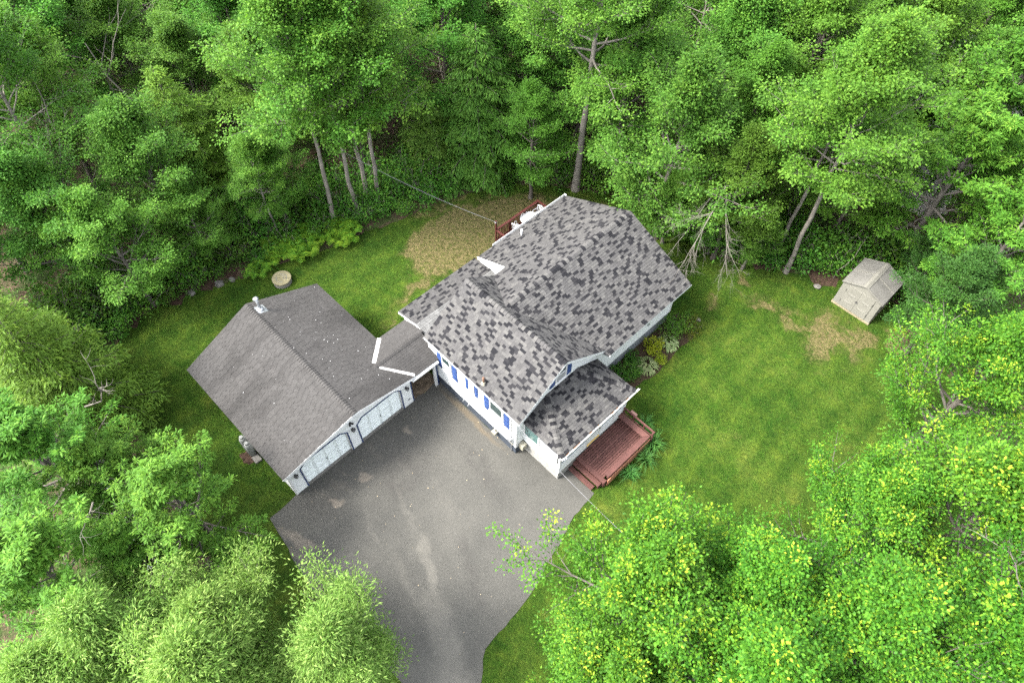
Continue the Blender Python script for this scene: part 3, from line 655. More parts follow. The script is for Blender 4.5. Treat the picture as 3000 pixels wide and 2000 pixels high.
def ridge_caps(part, a, b, na, nb, mats, local, step=0.20, half=0.15, seed=0, grey=0.25):
    """overlapping caps along the line a-b, folded over the two slopes with outward normals na, nb"""
    rng = random.Random(seed); a = V(*a); b = V(*b); d = b-a; L = np.linalg.norm(d); d = d/L
    fa = unit(np.cross(na, d)); fb = unit(np.cross(d, nb))
    if fa[2] > 0: fa = -fa
    if fb[2] > 0: fb = -fb
    mesh = {}
    n = int(L/step)
    for k in range(n):
        m = rng.choice(mats)
        key = m.name
        if key not in mesh:
            l = step*1.12; up = unit(na+nb)
            P = []
            for s_, h in ((0, 0.045), (l, 0.014)):
                P += [d*s_+fa*half+na*(h-0.006), d*s_+fa*half*0.2+up*(h+0.012), d*s_+fb*half*0.2+up*(h+0.012), d*s_+fb*half+nb*(h-0.006)]
            P += [d*0+fa*half-na*0.004, d*0+up*-0.01, d*0+fb*half-nb*0.004]
            mesh[key] = MB().add(P, [(0,1,5,4),(1,2,6,5),(2,3,7,6),(0,8,9,1),(1,9,2),(2,9,10,3)]).mesh('ridge_cap', m)
        o = bpy.data.objects.new('ridge_cap', mesh[key]); col.objects.link(o); o.parent = part
        o.location = a + d*k*step
        if not local: o.matrix_parent_inverse = world_of(part).inverted()
def siding(root, pl, m, name='wall', local=False, exp=0.11, t0=0.016):
    mb = MB()
    B = [p[1] for p in pl.poly]; b0 = min(B)
    A = [p[0] for p in pl.poly]
    while b0 < max(B)-0.003:
        c = clip_convex([(min(A)-1, b0), (max(A)+1, b0), (max(A)+1, b0+exp), (min(A)-1, b0+exp)], pl.poly)
        if len(c) >= 3 and area2(c) > 1e-4: wedge(mb, pl, c, b0, exp, t0, 0.002, 0, -0.03)
        b0 += exp
    return mb.build(name, m, root, local)
def window(root, org, e, n, w, h, local=False, glass=None, rail=True, fw=0.06):
    """org = lower-left corner on the wall face, e along, n outwards"""
    org = V(*org); e = V(*e); n = V(*n); z = V(0,0,1)
    M = Matrix.Identity(4)
    for r in range(3): M[r][0], M[r][1], M[r][2], M[r][3] = e[r], n[r], z[r], org[r]
    f = MB(); d = 0.055
    f.box((0,-0.02,0),(fw,d,h),0,M); f.box((w-fw,-0.02,0),(w,d,h),0,M); f.box((fw,-0.02,h-fw),(w-fw,d,h),0,M)
    f.box((-0.03,-0.02,-0.05),(w+0.03,d+0.04,0.03),0,M)
    if rail: f.box((fw,-0.02,h*0.48),(w-fw,d-0.012,h*0.48+0.045),0,M)
    fr = f.build('window', TRIMW, root, local)
    g = MB()
    g.box((fw,-0.01,0.03),(w-fw,0.022,h-fw),0,M)
    p = g.build('pane', glass or GLASS, fr, local)
    if rail:
        s = MB().box((fw,0.022,0.03),(w-fw,0.030,h*0.48),0,M)
        s.build('screen', SCREEN, fr, local)
    return fr
def shutter(root, org, e, n, w, h, local=False):
    org = V(*org); e = V(*e); n = V(*n); z = V(0,0,1)
    M = Matrix.Identity(4)
    for r in range(3): M[r][0], M[r][1], M[r][2], M[r][3] = e[r], n[r], z[r], org[r]
    m = MB().box((0,0.0,0),(w,0.03,h),0,M)
    for (za, zb) in ((0.05, h*0.36), (h*0.40, h*0.66), (h*0.70, h-0.05)):
        k = 0.04
        m.add([tuple(M @ Vector(p)) for p in ((0.05,0.0305,za),(w-0.05,0.0305,za),(w-0.05,0.0305,zb),(0.05,0.0305,zb),(0.05+k,0.044,za+k),(w-0.05-k,0.044,za+k),(w-0.05-k,0.044,zb-k),(0.05+k,0.044,zb-k))],
              [(4,5,6,7),(0,1,5,4),(1,2,6,5),(2,3,7,6),(3,0,4,7)])
    return m.build('shutter', BLUE, root, local)
def lantern(root, p, n, local):
    p = V(*p); n = V(*n); m = MB()
    m.tube([p, p+n*0.03], 0.055, 8); m.bar(p+n*0.03, p+n*0.14+V(0,0,0.03), 0.025, 0.025)
    c = p+n*0.15
    m.tube([c+V(0,0,-0.17), c+V(0,0,-0.12), c+V(0,0,0.03), c+V(0,0,0.06), c+V(0,0,0.12), c+V(0,0,0.16)], [0.02,0.055,0.09,0.12,0.04,0.012], 6)
    o = m.build('lantern', BLACK, root, local)
    g = MB().tube([c+V(0,0,-0.115), c+V(0,0,0.0)], [0.064, 0.084], 6); g.build('lamp_glass', SCREEN, o, local)
    return o

# ------------------------------------------------------------------ garage (own axes: x to the front, y along the front wall)
GL, GW, GZE, GZR, GOF, GOE, GVR = 7.85, 7.3, 2.594, 4.03, 0.343, 0.241, 3.774
garage = empty('garage', (0, 0, 0), 'white two-door garage with weathered grey shingle roof beside the driveway', 'garage', None, 0.018)
gr = MB()
gl_pl = Plane([(-GL,-GOE,GZE),(GOF,-GOE,GZE),(GOF+.36,GVR,GZR),(-GL-.23,GVR,GZR)])
gr_pl = Plane([(GOF,GW+GOE,GZE),(-GL,GW+GOE,GZE),(-GL-.23,GVR,GZR),(GOF+.36,GVR,GZR)])
slab(gr, gl_pl); slab(gr, gr_pl)
groof = gr.build('roof', DECKING, garage, True)
shingle_roof(garage, [(groof, gl_pl, TAB3, lambda r: r.randrange(3), w_tab, 0.015, 0.011), (groof, gr_pl, TAB3, lambda r: r.randrange(3), w_tab, 0.015, 0.011)], True, 296, seed=11)
ridge_caps(groof, (GOF+.36,GVR,GZR), (-GL-.23,GVR,GZR), gl_pl.n, gr_pl.n, [TAB3[1]], True, 0.15, 0.15, 5)
fas = MB()
for a, b in (((GOF-.005,-GOE+.01,GZE-.085),(GOF+.355,GVR,GZR-.085)), ((GOF-.005,GW+GOE-.01,GZE-.085),(GOF+.355,GVR,GZR-.085))): fas.bar(a, b, 0.03, 0.16)
fas.build('fascia', TRIMW, garage, True)
def gable_z(v): return GZE+(GZR-GZE)*(1-abs(v-GVR)/((GVR+GOE) if v < GVR else (GW+GOE-GVR)))-0.14
DOORS = [(0.70, 3.34), (3.98, 6.62)]; DZ = 2.12; CH = 0.32
def front(poly): siding(garage, Plane([(0,)+p for p in poly], (0,1,0)), WHITE, 'wall', True)
front([(0,0.03),(0.70,0.03),(0.70,DZ),(0.0,DZ)]); front([(3.34,0.03),(3.98,0.03),(3.98,DZ),(3.34,DZ)]); front([(6.62,0.03),(GW,0.03),(GW,DZ),(6.62,DZ)])
for a, b in DOORS:
    front([(a,DZ-CH),(a+CH,DZ),(a,DZ)]); front([(b,DZ-CH),(b,DZ),(b-CH,DZ)])
front([(0,DZ),(GW,DZ),(GW,gable_z(GW)),(GVR,gable_z(GVR)),(0,gable_z(0))])
siding(garage, Plane([(-GL+.25,0,0.03),(0,0,0.03),(0,0,GZE-.02),(-GL+.25,0,GZE-.02)]), WHITE, 'wall', True)
siding(garage, Plane([(0,GW,0.03),(-GL+.25,GW,0.03),(-GL+.25,GW,GZE-.02),(0,GW,GZE-.02)]), WHITE, 'wall', True)
siding(garage, Plane([(-GL+.25,GW,0.03),(-GL+.25,0,0.03),(-GL+.25,0,gable_z(0)),(-GL+.25,GVR,gable_z(GVR)),(-GL+.25,GW,gable_z(GW))]), WHITE, 'wall', True)
MB().box((-GL+.2,-0.02,-0.3),(-0.05,GW+.02,0.03)).build('foundation', CONC, garage, True)
MB().box((-0.03,0.0,0.03),(0.03,0.09,DZ+.3)).box((-0.12,-0.03,0.03),(-0.0,0.0,DZ+.3)).build('corner_board', TRIMW, garage, True)
MB().box((0.004,GW-0.02,0.03),(0.034,GW+.03,DZ+.2)).build('corner_board', NAVY, garage, True)
for a, b in DOORS:
    d = MB(); x = -0.10
    d.box((x-0.04,a,0.10),(x,b,DZ))
    nc, nr = 4, 4; cw = (b-a)/nc; rh = (DZ-0.10)/nr
    for i in range(nc):
        for j in range(nr):
            y0, y1, z0, z1 = a+i*cw+0.05, a+(i+1)*cw-0.05, 0.10+j*rh+0.055, 0.10+(j+1)*rh-0.055
            for k in range(3):
                za = z0+(z1-z0)*k/3; zb = z0+(z1-z0)*(k+1)/3-0.03
                d.add([(x+.001,y0,za),(x+.001,y1,za),(x+.001,y1,zb),(x+.001,y0,zb),(x+.036,y0+.02,za+.02),(x+.036,y1-.02,za+.02),(x+.012,y1-.02,zb-.004),(x+.012,y0+.02,zb-.004)],
                      [(4,5,6,7),(0,1,5,4),(1,2,6,5),(2,3,7,6),(3,0,4,7)])
    door = d.build('door', DOORW, garage, True)
    MB().tube([(x,(a+b)/2,0.92),(x+.07,(a+b)/2,0.92)], 0.03, 8).box((x+.05,(a+b)/2-.02,0.86),(x+.075,(a+b)/2+.02,0.98)).build('handle', METAL, door, True)
    MB().box((x+.0,(a+b)/2-.05,0.12),(x+.05,(a+b)/2+.05,0.16)).build('handle', METAL, door, True)
    MB().box((-0.16,a,0.0),(0.02,b,0.10)).build('threshold', CONC, door, True)
    jm = MB().box((-0.10,a-.001,0.1),(-0.001,a+.025,DZ-CH)).box((-0.10,b-.025,0.1),(-0.001,b+.001,DZ-CH)); jm.build('jamb', WEATH, door, True)
    t = MB()
    t.box((0.018,a-0.065,0.03),(0.042,a,DZ-CH+.03)); t.box((0.018,b,0.03),(0.042,b+0.065,DZ-CH+.03))
    t.bar((0.030,a-0.045,DZ-CH+.03),(0.030,a+CH,DZ+.045), 0.024, 0.062, (1,0,0)); t.bar((0.030,b+0.045,DZ-CH+.03),(0.030,b-CH,DZ+.045), 0.024, 0.062, (1,0,0))
    t.box((0.019,a+CH,DZ),(0.041,b-CH,DZ+.065))
    t.build('door_trim', NAVY, garage, True)
for y, z in ((0.36, 1.75), (3.66, 1.85), (6.98, 1.75)): lantern(garage, (0.016, y, z), (1,0,0), True)
fl = MB().tube([(0.016,3.66,2.42),(0.06,3.66,2.42)], 0.07, 8); fl.tube([(0.06,3.66,2.42),(0.16,3.55,2.36)], [0.03,0.06], 6); fl.tube([(0.06,3.66,2.42),(0.16,3.77,2.36)], [0.03,0.06], 6)
fl.build('floodlight', BLACK, garage, True)
MB().tube([(0.016,7.02,0.55),(0.06,7.02,0.55)], 0.05, 8).build('outlet_cover', METAL, garage, True)
fx, fy = -7.36, 4.13; fz = GZR-(fy-GVR)*0.381
fp = MB().tube([(fx,fy,fz-.05),(fx,fy,fz+.10),(fx,fy,fz+.16)], [0.17,0.16,0.075], 12).tube([(fx,fy,fz+.1),(fx,fy,fz+.86)], 0.07, 12)
fp.tube([(fx,fy,fz+.84),(fx,fy,fz+.87),(fx,fy,fz+.91)], [0.10,0.15,0.05], 12)
fo = fp.build('flue_pipe', METAL, garage, True, True)
M = Matrix.Translation(gr_pl.at(0,0,0)*0+V(fx,fy,fz+.012)) @ Matrix(((gr_pl.e[0],gr_pl.s[0],gr_pl.n[0],0),(gr_pl.e[1],gr_pl.s[1],gr_pl.n[1],0),(gr_pl.e[2],gr_pl.s[2],gr_pl.n[2],0),(0,0,0,1)))
MB().box((-0.27,-0.27,0),(0.27,0.25,0.012),0,M).build('flashing', METAL, fo, True)

# ------------------------------------------------------------------ breezeway
bz = empty('breezeway', (-1.3, 8.2, 0), 'grey shingled breezeway roof joining the garage and the house', 'breezeway')
CRZ, CRU = 3.10, -1.33
cf = Plane([(0.20,7.30,2.585),(0.20,9.0,2.585),(CRU,9.2,CRZ),(CRU,6.15,CRZ)])
cb = Plane([(-2.88,9.3,2.55),(-2.88,7.45,2.55),(CRU,6.15,CRZ),(CRU,9.3,CRZ)])
m = MB(); slab(m, cf, 0.09); slab(m, cb, 0.09); broof = m.build('roof', DECKING, bz)
shingle_roof(bz, [(broof, cf, TAB3, lambda r: r.randrange(3), w_tab, 0.015, 0.011), (broof, cb, TAB3, lambda r: r.randrange(3), w_tab, 0.015, 0.011)], False, 270, seed=21)
ridge_caps(broof, (CRU,6.3,CRZ+.002), (CRU,9.15,CRZ+.002), cf.n, cb.n, [TAB3[0]], False, 0.15, 0.14, 5)
for a, b in (((-1.15,6.42,3.06),(0.14,7.50,2.645)), ((-1.52,6.35,3.08),(-2.80,7.60,2.64))):
    a = V(*a); b = V(*b); d = unit(b-a)
    MB().bar(a, b, 0.19, 0.012, (0,0.35,1)).build('valley_flashing', WEATH, bz)
g = MB().box((0.205,7.22,2.46),(0.33,8.86,2.475)).box((0.32,7.22,2.475),(0.332,8.86,2.56)).box((0.205,7.22,2.475),(0.215,8.86,2.56)).box((0.205,7.21,2.46),(0.332,7.222,2.56)).box((0.205,8.86,2.46),(0.332,8.872,2.56))
g.build('gutter', TRIMW, bz)
MB().box((-0.05,7.42,2.36),(0.08,8.98,2.47)).build('header_beam', TRIMW, bz)
MB().box((-0.12,8.72,0.0),(0.02,8.84,2.36)).build('post', TRIMW, bz)
MB().box((-0.12,8.842,0.0),(0.02,8.93,2.36)).build('post', NAVY, bz)
MB().box((-2.75,7.45,0.0),(-2.66,9.0,2.35)).build('back_wall', DARKIN, bz)  # near-black colour stands in for the shade inside the open breezeway
# ------------------------------------------------------------------ house
house = empty('house', (2.5, 14.0, 0), 'white house with mottled grey shingle roofs and blue shutters', 'house')
FZE, FZR, FU0, FU1, FV0, FV1, FVR = 3.645, 5.719, -0.69, 6.01, 8.88, 14.72, 11.80
fs_ = (FZR-FZE)/(FVR-FV0)
MU, MW, MZE, MZR, MV2, MV3 = 1.737, 4.562, 3.48, 5.507, 14.42, 21.238
ms_ = (MZR-MZE)/MW
def front_right_v(z): return FVR+(FZR-z)/fs_
vz = front_right_v
ml0 = MU-MW; mr0 = MU+MW
# main roof, left slope (two convex pieces), right slope
zA = MZR-(MU-FU0)*ms_
mL1 = Plane([(ml0,MV3,MZE),(ml0,MV2,MZE),(FU0,MV2,zA),(FU0,MV3,zA)])
mL2 = Plane([(FU0,MV3,zA),(FU0,vz(zA)-.05,zA),(MU,vz(MZR)-.05,MZR),(MU,MV3,MZR)])
mR = Plane([(mr0,14.76,MZE),(mr0,MV3,MZE),(MU,MV3,MZR),(MU,vz(MZR)-.05,MZR)])
fL = Plane([(FU0,FV0,FZE),(FU1,FV0,FZE),(FU1,FVR,FZR),(FU0,FVR,FZR)])
zU = FZE
fR = Plane([(FU1,FV1,FZE),(FU0,FV1,FZE),(FU0,FVR,FZR),(FU1,FVR,FZR)])
m = MB()
for pl in (mL1, mL2, mR): slab(m, pl, 0.12)
main_roof = m.build('roof', DECKING, house, label='wide mottled shingle roof of the main block')
m = MB(); slab(m, fL, 0.12); slab(m, fR, 0.12)
front_roof = m.build('roof', DECKING, house, label='steep mottled gable roof facing the driveway')
# porch hip roof
PE = 2.72; PT = 3.56
pA, pB, pC, pD = (8.20,9.46,PE), (8.20,14.62,PE), (5.71,10.92,PT), (5.71,13.05,PT)
pF = Plane([pA, pB, pD, pC]); pLs = Plane([(5.71,9.46,PE), pA, pC]); pRs = Plane([pB, (5.71,14.62,PE), pD])
m = MB()
for pl in (pF, pLs, pRs): slab(m, pl, 0.10)
porch_roof = m.build('roof', DECKING, house, label='low hipped shingle roof over the front porch')
# rear annex: far slope dark, near slope old pale tabs
AE, AR = 2.86, 3.06
aF = Plane([(-3.31,14.60,AE),(-3.31,9.26,AE),(-1.93,9.33,AR),(-1.93,14.60,AR)])
aN = Plane([(-0.60,9.36,AE-.02),(-0.60,14.6,AE-.02),(-1.93,14.6,AR),(-1.93,9.33,AR)])
m = MB(); slab(m, aF, 0.12); slab(m, aN, 0.12)
annex_roof = m.build('roof', DECKING, house, label='low rear roof with dark and pale shingles')
P_ = [(main_roof, mL1, ARCH, tone_arch_dark, w_arch, 0.006, 0.017), (main_roof, mL2, ARCH, tone_arch_dark, w_arch, 0.006, 0.017), (main_roof, mR, ARCH, tone_arch, w_arch, 0.006, 0.017),
      (front_roof, fL, ARCH, tone_arch, w_arch, 0.006, 0.017), (front_roof, fR, ARCH, tone_arch_dark, w_arch, 0.006, 0.017),
      (porch_roof, pF, ARCH, tone_arch, w_arch, 0.006, 0.017), (porch_roof, pLs, ARCH, tone_arch, w_arch, 0.006, 0.017), (porch_roof, pRs, ARCH, tone_arch_dark, w_arch, 0.006, 0.017),
      (annex_roof, aF, ARCH, tone_arch_dark, w_arch, 0.006, 0.017), (annex_roof, aN, OLD3, lambda r: r.randrange(3), w_tab, 0.020, 0.013)]
shingle_roof(house, P_, False, 298, seed=31)
CAPS = [ARCH[0], ARCH[1], ARCH[3], ARCH[4], ARCH[5], ARCH[3]]
ridge_caps(main_roof, (MU,MV3-.25,MZR+.002), (MU,12.3,MZR+.002), mR.n, mL2.n, CAPS, False, 0.2, 0.17, 1)
ridge_caps(front_roof, (FU1,FVR,FZR+.002), (FU0,FVR,FZR+.002), fL.n, fR.n, CAPS, False, 0.2, 0.17, 2)
ridge_caps(porch_roof, pA, pC, pF.n, pLs.n, CAPS, False, 0.17, 0.15, 3)
ridge_caps(porch_roof, pB, pD, pF.n, pRs.n, CAPS, False, 0.17, 0.15, 4)
# fascia boards and rakes
f = MB()
f.bar((FU1-.008,FV0,FZE-.095),(FU1-.008,FVR,FZR-.095),0.03,0.15); f.bar((FU1-.008,FV1,FZE-.095),(FU1-.008,FVR,FZR-.095),0.03,0.15)
f.bar((FU0+.012,FV0,FZE-.095),(FU0+.012,FVR,FZR-.095),0.03,0.15); f.bar((FU0+.012,FV1,FZE-.095),(FU0+.012,FVR,FZR-.095),0.03,0.15)
f.bar((FU0,FV0+.012,FZE-.095),(FU1,FV0+.012,FZE-.095),0.03,0.13); f.bar((4.6,FV1-.012,FZE-.095),(FU1,FV1-.012,FZE-.095),0.03,0.13)
f.bar((ml0,MV2-.016,MZE-.08),(FU0,MV2-.016,zA-.08),0.03,0.19)
f.bar((mr0,MV3-.012,MZE-.095),(MU,MV3-.012,MZR-.095),0.03,0.15); f.bar((ml0,MV3-.012,MZE-.095),(MU,MV3-.012,MZR-.095),0.03,0.15)
f.bar((mr0-.012,14.76,MZE-.095),(mr0-.012,MV3,MZE-.095),0.03,0.13); f.bar((mr0,14.77,MZE-.09),(mr0-.7,14.77,MZE-.09+.7*ms_),0.03,0.16)
f.bar((-3.31+.014,9.26,AE-.09),(-3.31+.014,14.5,AE-.09),0.03,0.13); f.bar((-3.31,9.27,AE-.09),(-1.93,9.34,AR-.09),0.03,0.13); f.bar((-1.93,9.34,AR-.09),(-0.60,9.37,AE-.11),0.03,0.13)
f.build('fascia', TRIMW, house)
# gutter along the far left eave of the main roof
g = MB().box((ml0-.13,MV2+1.2,MZE-.13),(ml0-.005,MV3+.12,MZE-.115)).box((ml0-.135,MV2+1.2,MZE-.13),(ml0-.12,MV3+.12,MZE-.01)).box((ml0-.135,MV3+.12,MZE-.13),(ml0-.005,MV3+.135,MZE-.01))
g.build('gutter', TRIMW, house)
# walls
U1 = 5.70; V1 = 9.02; SB = 0.74
def wallp(*pts, e=None, m=WHITE): return siding(house, Plane(list(pts), e), m)
wallp((-0.5,V1,SB),(U1,V1,SB),(U1,V1,3.62),(-0.5,V1,3.62))
zf = lambda v: FZR-abs(v-FVR)*fs_-0.13
wallp((U1,V1,SB),(U1,14.58,SB),(U1,14.58,zf(14.58)),(U1,FVR,zf(FVR)),(U1,V1,zf(V1)))
wallp((U1,14.58,0.86),(U1,20.95,0.86),(U1,20.95,3.42),(U1,14.58,3.42))
wallp((-0.5,14.58,2.5),(-0.5,V1,2.5),(-0.5,V1,zf(V1)),(-0.5,FVR,zf(FVR)),(-0.5,14.58,zf(14.58)))
wallp((-2.83,14.60,0.8),(-0.45,14.60,0.8),(-0.45,14.60,MZR-(MU+.45)*ms_-.13),(-2.83,14.60,MZE-.13))
wallp((-3.0,9.42,0.3),(-0.52,9.42,0.3),(-0.52,9.42,2.72),(-1.93,9.42,2.92),(-3.0,9.42,2.76))
wallp((-3.0,14.4,0.3),(-3.0,9.42,0.3),(-3.0,9.42,2.75),(-3.0,14.4,2.75))
wallp((-2.45,20.95,0.8),(-2.45,14.62,0.8),(-2.45,14.62,3.5),(-2.45,20.95,3.5))
wallp((U1,20.95,0.86),(-2.45,20.95,0.86),(-2.45,20.95,3.5),(MU,20.95,5.3),(U1,20.95,3.6))
MB().box((-0.55,V1+.01,-0.2),(U1-.02,V1+.3,SB)).box((U1-.3,V1+.012,-0.2),(U1-.012,9.6,SB)).build('foundation', BASEB, house)
MB().box((U1-.3,14.5,-0.2),(U1-.02,20.9,0.86)).box((-2.43,14.6,-0.2),(U1-.3,20.93,0.80)).box((-2.98,9.45,-0.2),(-0.56,14.6,0.3)).build('foundation', GREYF, house)
MB().box((U1-.05,V1-.03,SB-.02),(U1+.03,V1-.003,3.5)).box((U1+.017,V1-.003,SB-.02),(U1+.03,V1+.10,3.5)).build('corner_board', TRIMW, house)
MB().box((-0.56,V1-.03,SB),(-0.46,V1-.003,3.5)).box((U1+.017,20.85,0.86),(U1+.03,20.97,3.4)).box((-3.04,9.38,0.3),(-2.94,9.40,2.72)).build('corner_board', TRIMW, house)
# driveway side windows with shutters
N = (0,-1,0); E = (1,0,0); wv = V1-.016
for (sx0, sx1, wx0, wx1, sz, wz, top, big) in ((0.09,1.21,0.47,1.13,1.92,2.02,3.28,0), (2.20,2.86,2.46,2.83,2.20,2.34,3.28,0), (3.52,4.90,3.93,4.83,2.00,2.26,3.28,1)):
    sw = 0.36 if sx0 != 2.20 else 0.22
    shutter(house, (sx0,wv,sz), E, N, sw, top-sz); shutter(house, (sx1,wv,sz), E, N, sw, top-sz)
    window(house, (wx0,wv,wz), E, N, wx1-wx0, top-wz, rail=not big, glass=SCREEN if sx0 == 2.20 else GLASS)
# gable window
E2 = (0,1,0); N2 = (1,0,0); wu = U1+.016
window(house, (wu,11.48,3.86), E2, N2, 0.72, 1.18)
shutter(house, (wu,11.12,3.82), E2, N2, 0.34, 1.14); shutter(house, (wu,12.22,3.82), E2, N2, 0.34, 1.22)
for y, w, z in ((16.6, 0.7, 1.9), (18.0, 0.5, 2.15), (19.6, 0.7, 1.95)): window(house, (wu,y,z), E2, N2, w, 3.3-z)
MB().tube([(wu,18.9,1.6),(wu+.06,18.9,1.6)], 0.09, 10).build('dryer_vent', METAL, house)
# meter, conduit, boxes, taps on the driveway wall
cx = 5.42
mt = MB().box((cx-.13,wv-.10,1.05),(cx+.13,wv,1.52)); mt.tube([(cx,wv-.10,1.36),(cx,wv-.20,1.36)], 0.10, 12)
mto = mt.build('electric_meter', METAL, house)
MB().tube([(cx,wv-.05,1.5),(cx,wv-.05,3.45),(cx+.05,wv-.18,3.58)], 0.028, 8).tube([(cx+.03,wv-.03,0.06),(cx+.03,wv-.03,1.06)], 0.022, 8).build('conduit', CABLE, mto)
MB().box((5.30,wv-.06,0.86),(5.56,wv,0.98)).build('junction_box', CREAM, house)
MB().box((4.18,wv-.20,0.44),(4.44,wv-.0,0.62)).box((4.26,wv-.08,0.62),(4.34,wv,0.80)).build('utility_box', CREAM, house)
for x in (2.05, 2.42): MB().tube([(x,wv,0.92),(x,wv-.12,0.92),(x,wv-.16,0.86)], 0.03, 6).tube([(x-.05,wv-.07,0.97),(x+.05,wv-.07,0.97)], 0.018, 6).build('tap', METAL, house)
MB().box((5.74,9.18,0.55),(6.02,9.47,0.95)).build('utility_box', CREAM, house, label='cream metal box in the corner between house and porch')
# vents on the roofs
cu, cv = 3.36, 9.15; cz = FZE+(cv-FV0)*fs_
ch = MB().tube([(cu,cv,cz-.05),(cu,cv,cz+.42)], 0.055, 10).tube([(cu,cv,cz+.40),(cu,cv,cz+.44)], 0.065, 10); cho = ch.build('vent_pipe', RUST, house, smooth=True)
MB().tube([(cu,cv,cz-.06),(cu,cv,cz+.10)], [0.14,0.075], 10).build('flashing', CREAM, cho)
pu, pv = -2.09, 16.99; pz = MZR-(MU-pu)*ms_
MB().tube([(pu,pv,pz-.05),(pu,pv,pz+.52)], 0.05, 10).build('vent_pipe', PVC, house, smooth=True)
# ------------------------------------------------------------------ porch walls
PU, PV0, PV1 = 8.086, 9.533, 14.30
siding(house, Plane([(U1,PV0,0.90),(PU,PV0,0.90),(PU,PV0,1.46),(U1,PV0,1.46)]), WHITE)
siding(house, Plane([(PU,PV0,0.75),(PU,11.5,0.75),(PU,11.5,1.46),(PU,PV0,1.46)]), WHITE); siding(house, Plane([(PU,12.4,0.75),(PU,PV1,0.75),(PU,PV1,1.46),(PU,12.4,1.46)]), WHITE)
siding(house, Plane([(PU,PV1,0.75),(U1,PV1,0.75),(U1,PV1,2.66),(PU,PV1,2.66)]), WHITE)
MB().box((U1,PV0+.012,-0.2),(PU-.012,PV1-.012,0.90)).build('foundation', CREAMC, house)
MB().box((U1+.02,PV0+.05,0.9),(PU-.05,PV1-.05,0.93)).build('porch_floor', DECKM[1], house)
tr = MB()
tr.box((U1,PV0-.02,1.46),(PU,PV0+.05,1.51)); tr.box((PU-.05,PV0+.05,1.46),(PU+.02,11.5,1.51)); tr.box((PU-.05,12.4,1.46),(PU+.02,PV1,1.51))
tr.box((U1,PV0,2.52),(PU,PV0+.06,2.68)); tr.box((PU-.06,PV0+.06,2.52),(PU,PV1,2.68))
for x in (U1+.03, 6.68, 7.86): tr.box((x-.04,PV0-.01,1.51),(x+.04,PV0+.06,2.52))
tr.box((PU-.09,PV0-.012,0.9),(PU+.014,PV0+.09,2.6))
for y in (11.46, 12.40, 13.4, PV1-.04): tr.box((PU-.06,y-.04,0.92),(PU+.016,y+.04,2.52))
tr.build('porch_frame', TRIMW, house)
for (x0, x1) in ((U1+.07, 6.64), (6.72, 7.82)): MB().box((x0,PV0+.02,1.51),(x1,PV0+.032,2.52)).build('pane', GLASSG if x0 < 6 else SCREEN, house)
MB().box((6.76,PV0+.008,1.60),(7.78,PV0+.02,1.66)).box((6.76,PV0+.008,2.0),(7.78,PV0+.02,2.03)).build('blind_rail', WEATH, house)
for (y0, y1) in ((PV0+.1, 11.42), (12.44, 13.36), (13.44, PV1-.08)): MB().box((PU-.04,y0,1.51),(PU-.028,y1,2.52)).build('pane', GLASSG, house)
dd = MB().box((PU-.05,11.5,0.93),(PU-.01,12.36,2.52)).build('porch_door', DOORW, house)
MB().box((PU-.012,11.62,1.7),(PU-.002,12.24,2.4)).build('pane', GLASSG, dd)
MB().tube([(PU-.01,12.28,1.75),(PU+.05,12.28,1.75)], 0.025, 8).build('handle', BLACK, dd)
MB().box((PU+.0,11.5,0.86),(PU+.05,12.4,0.925)).build('door_sill', plain('yellow_pine', (0.50, 0.33, 0.10), 0.7, 0.15), dd)
# worn gutter board along the porch eave, with bare patches
wb = MB(); rs = random.Random(4); y = 9.40
while y < 14.80:
    L = rs.uniform(0.25, 0.55); y2 = min(14.85, y+L)
    wb.box((8.205,y,PE-.12),(8.30+rs.uniform(0,.012),y2,PE-.10)); wb.box((8.288,y,PE-.10),(8.312+rs.uniform(0,.01),y2,PE-.015+rs.uniform(-.02,.01)))
    y = y2+rs.choice((0.0, 0.0, 0.015))
wbo = wb.build('gutter_board', WEATH, house)
for y, L in ((9.7,.22),(10.2,.30),(10.55,.12),(11.3,.18),(11.9,.10),(12.8,.24),(13.2,.14),(13.9,.20)):
    MB().box((8.21,y,PE-.098),(8.285,y+L,PE-.085)).build('bare_patch', RUSTY, wbo)
MB().tube([(8.27,9.55,PE-.02),(8.36,9.62,PE-.06)], [0.03,0.06], 8).tube([(8.27,9.55,PE-.02),(8.35,9.48,PE-.07)], [0.03,0.055], 8).build('floodlight', METAL, house)

# ------------------------------------------------------------------ front deck
deck = empty('front_deck', (9.0, 12.4, 0), 'red-brown wooden deck with benches and steps in front of the porch', 'deck')
DZK, DU0, DU1, DV0, DV1 = 0.57, 8.11, 9.93, 10.80, 14.12
nb = 13; bw = (DU1-0.22-DU0)/nb; rs = random.Random(2)
for i in range(nb):
    x = DU0+i*bw
    MB().box((x+.010, DV0+.20, DZK-.035+rs.uniform(-.002,.002)), (x+bw-.010, DV1-.05, DZK+rs.uniform(-.002,.002))).build('board', DECKM[rs.randrange(3)], deck)
MB().box((DU0,DV0-.04,DZK-.03),(DU1-.02,DV0+.19,DZK+.006)).build('nosing_board', DECKM[0], deck)
MB().box((DU0+.02,DV0+.02,0.0),(DU1-.04,DV0+.06,DZK-.031)).box((DU1-.05,DV0+.06,0.0),(DU1-.01,DV1,DZK-.036)).box((DU0,DV1-.04,0.0),(DU1-.05,DV1,DZK-.036)).build('skirt', DECKM[1], deck)
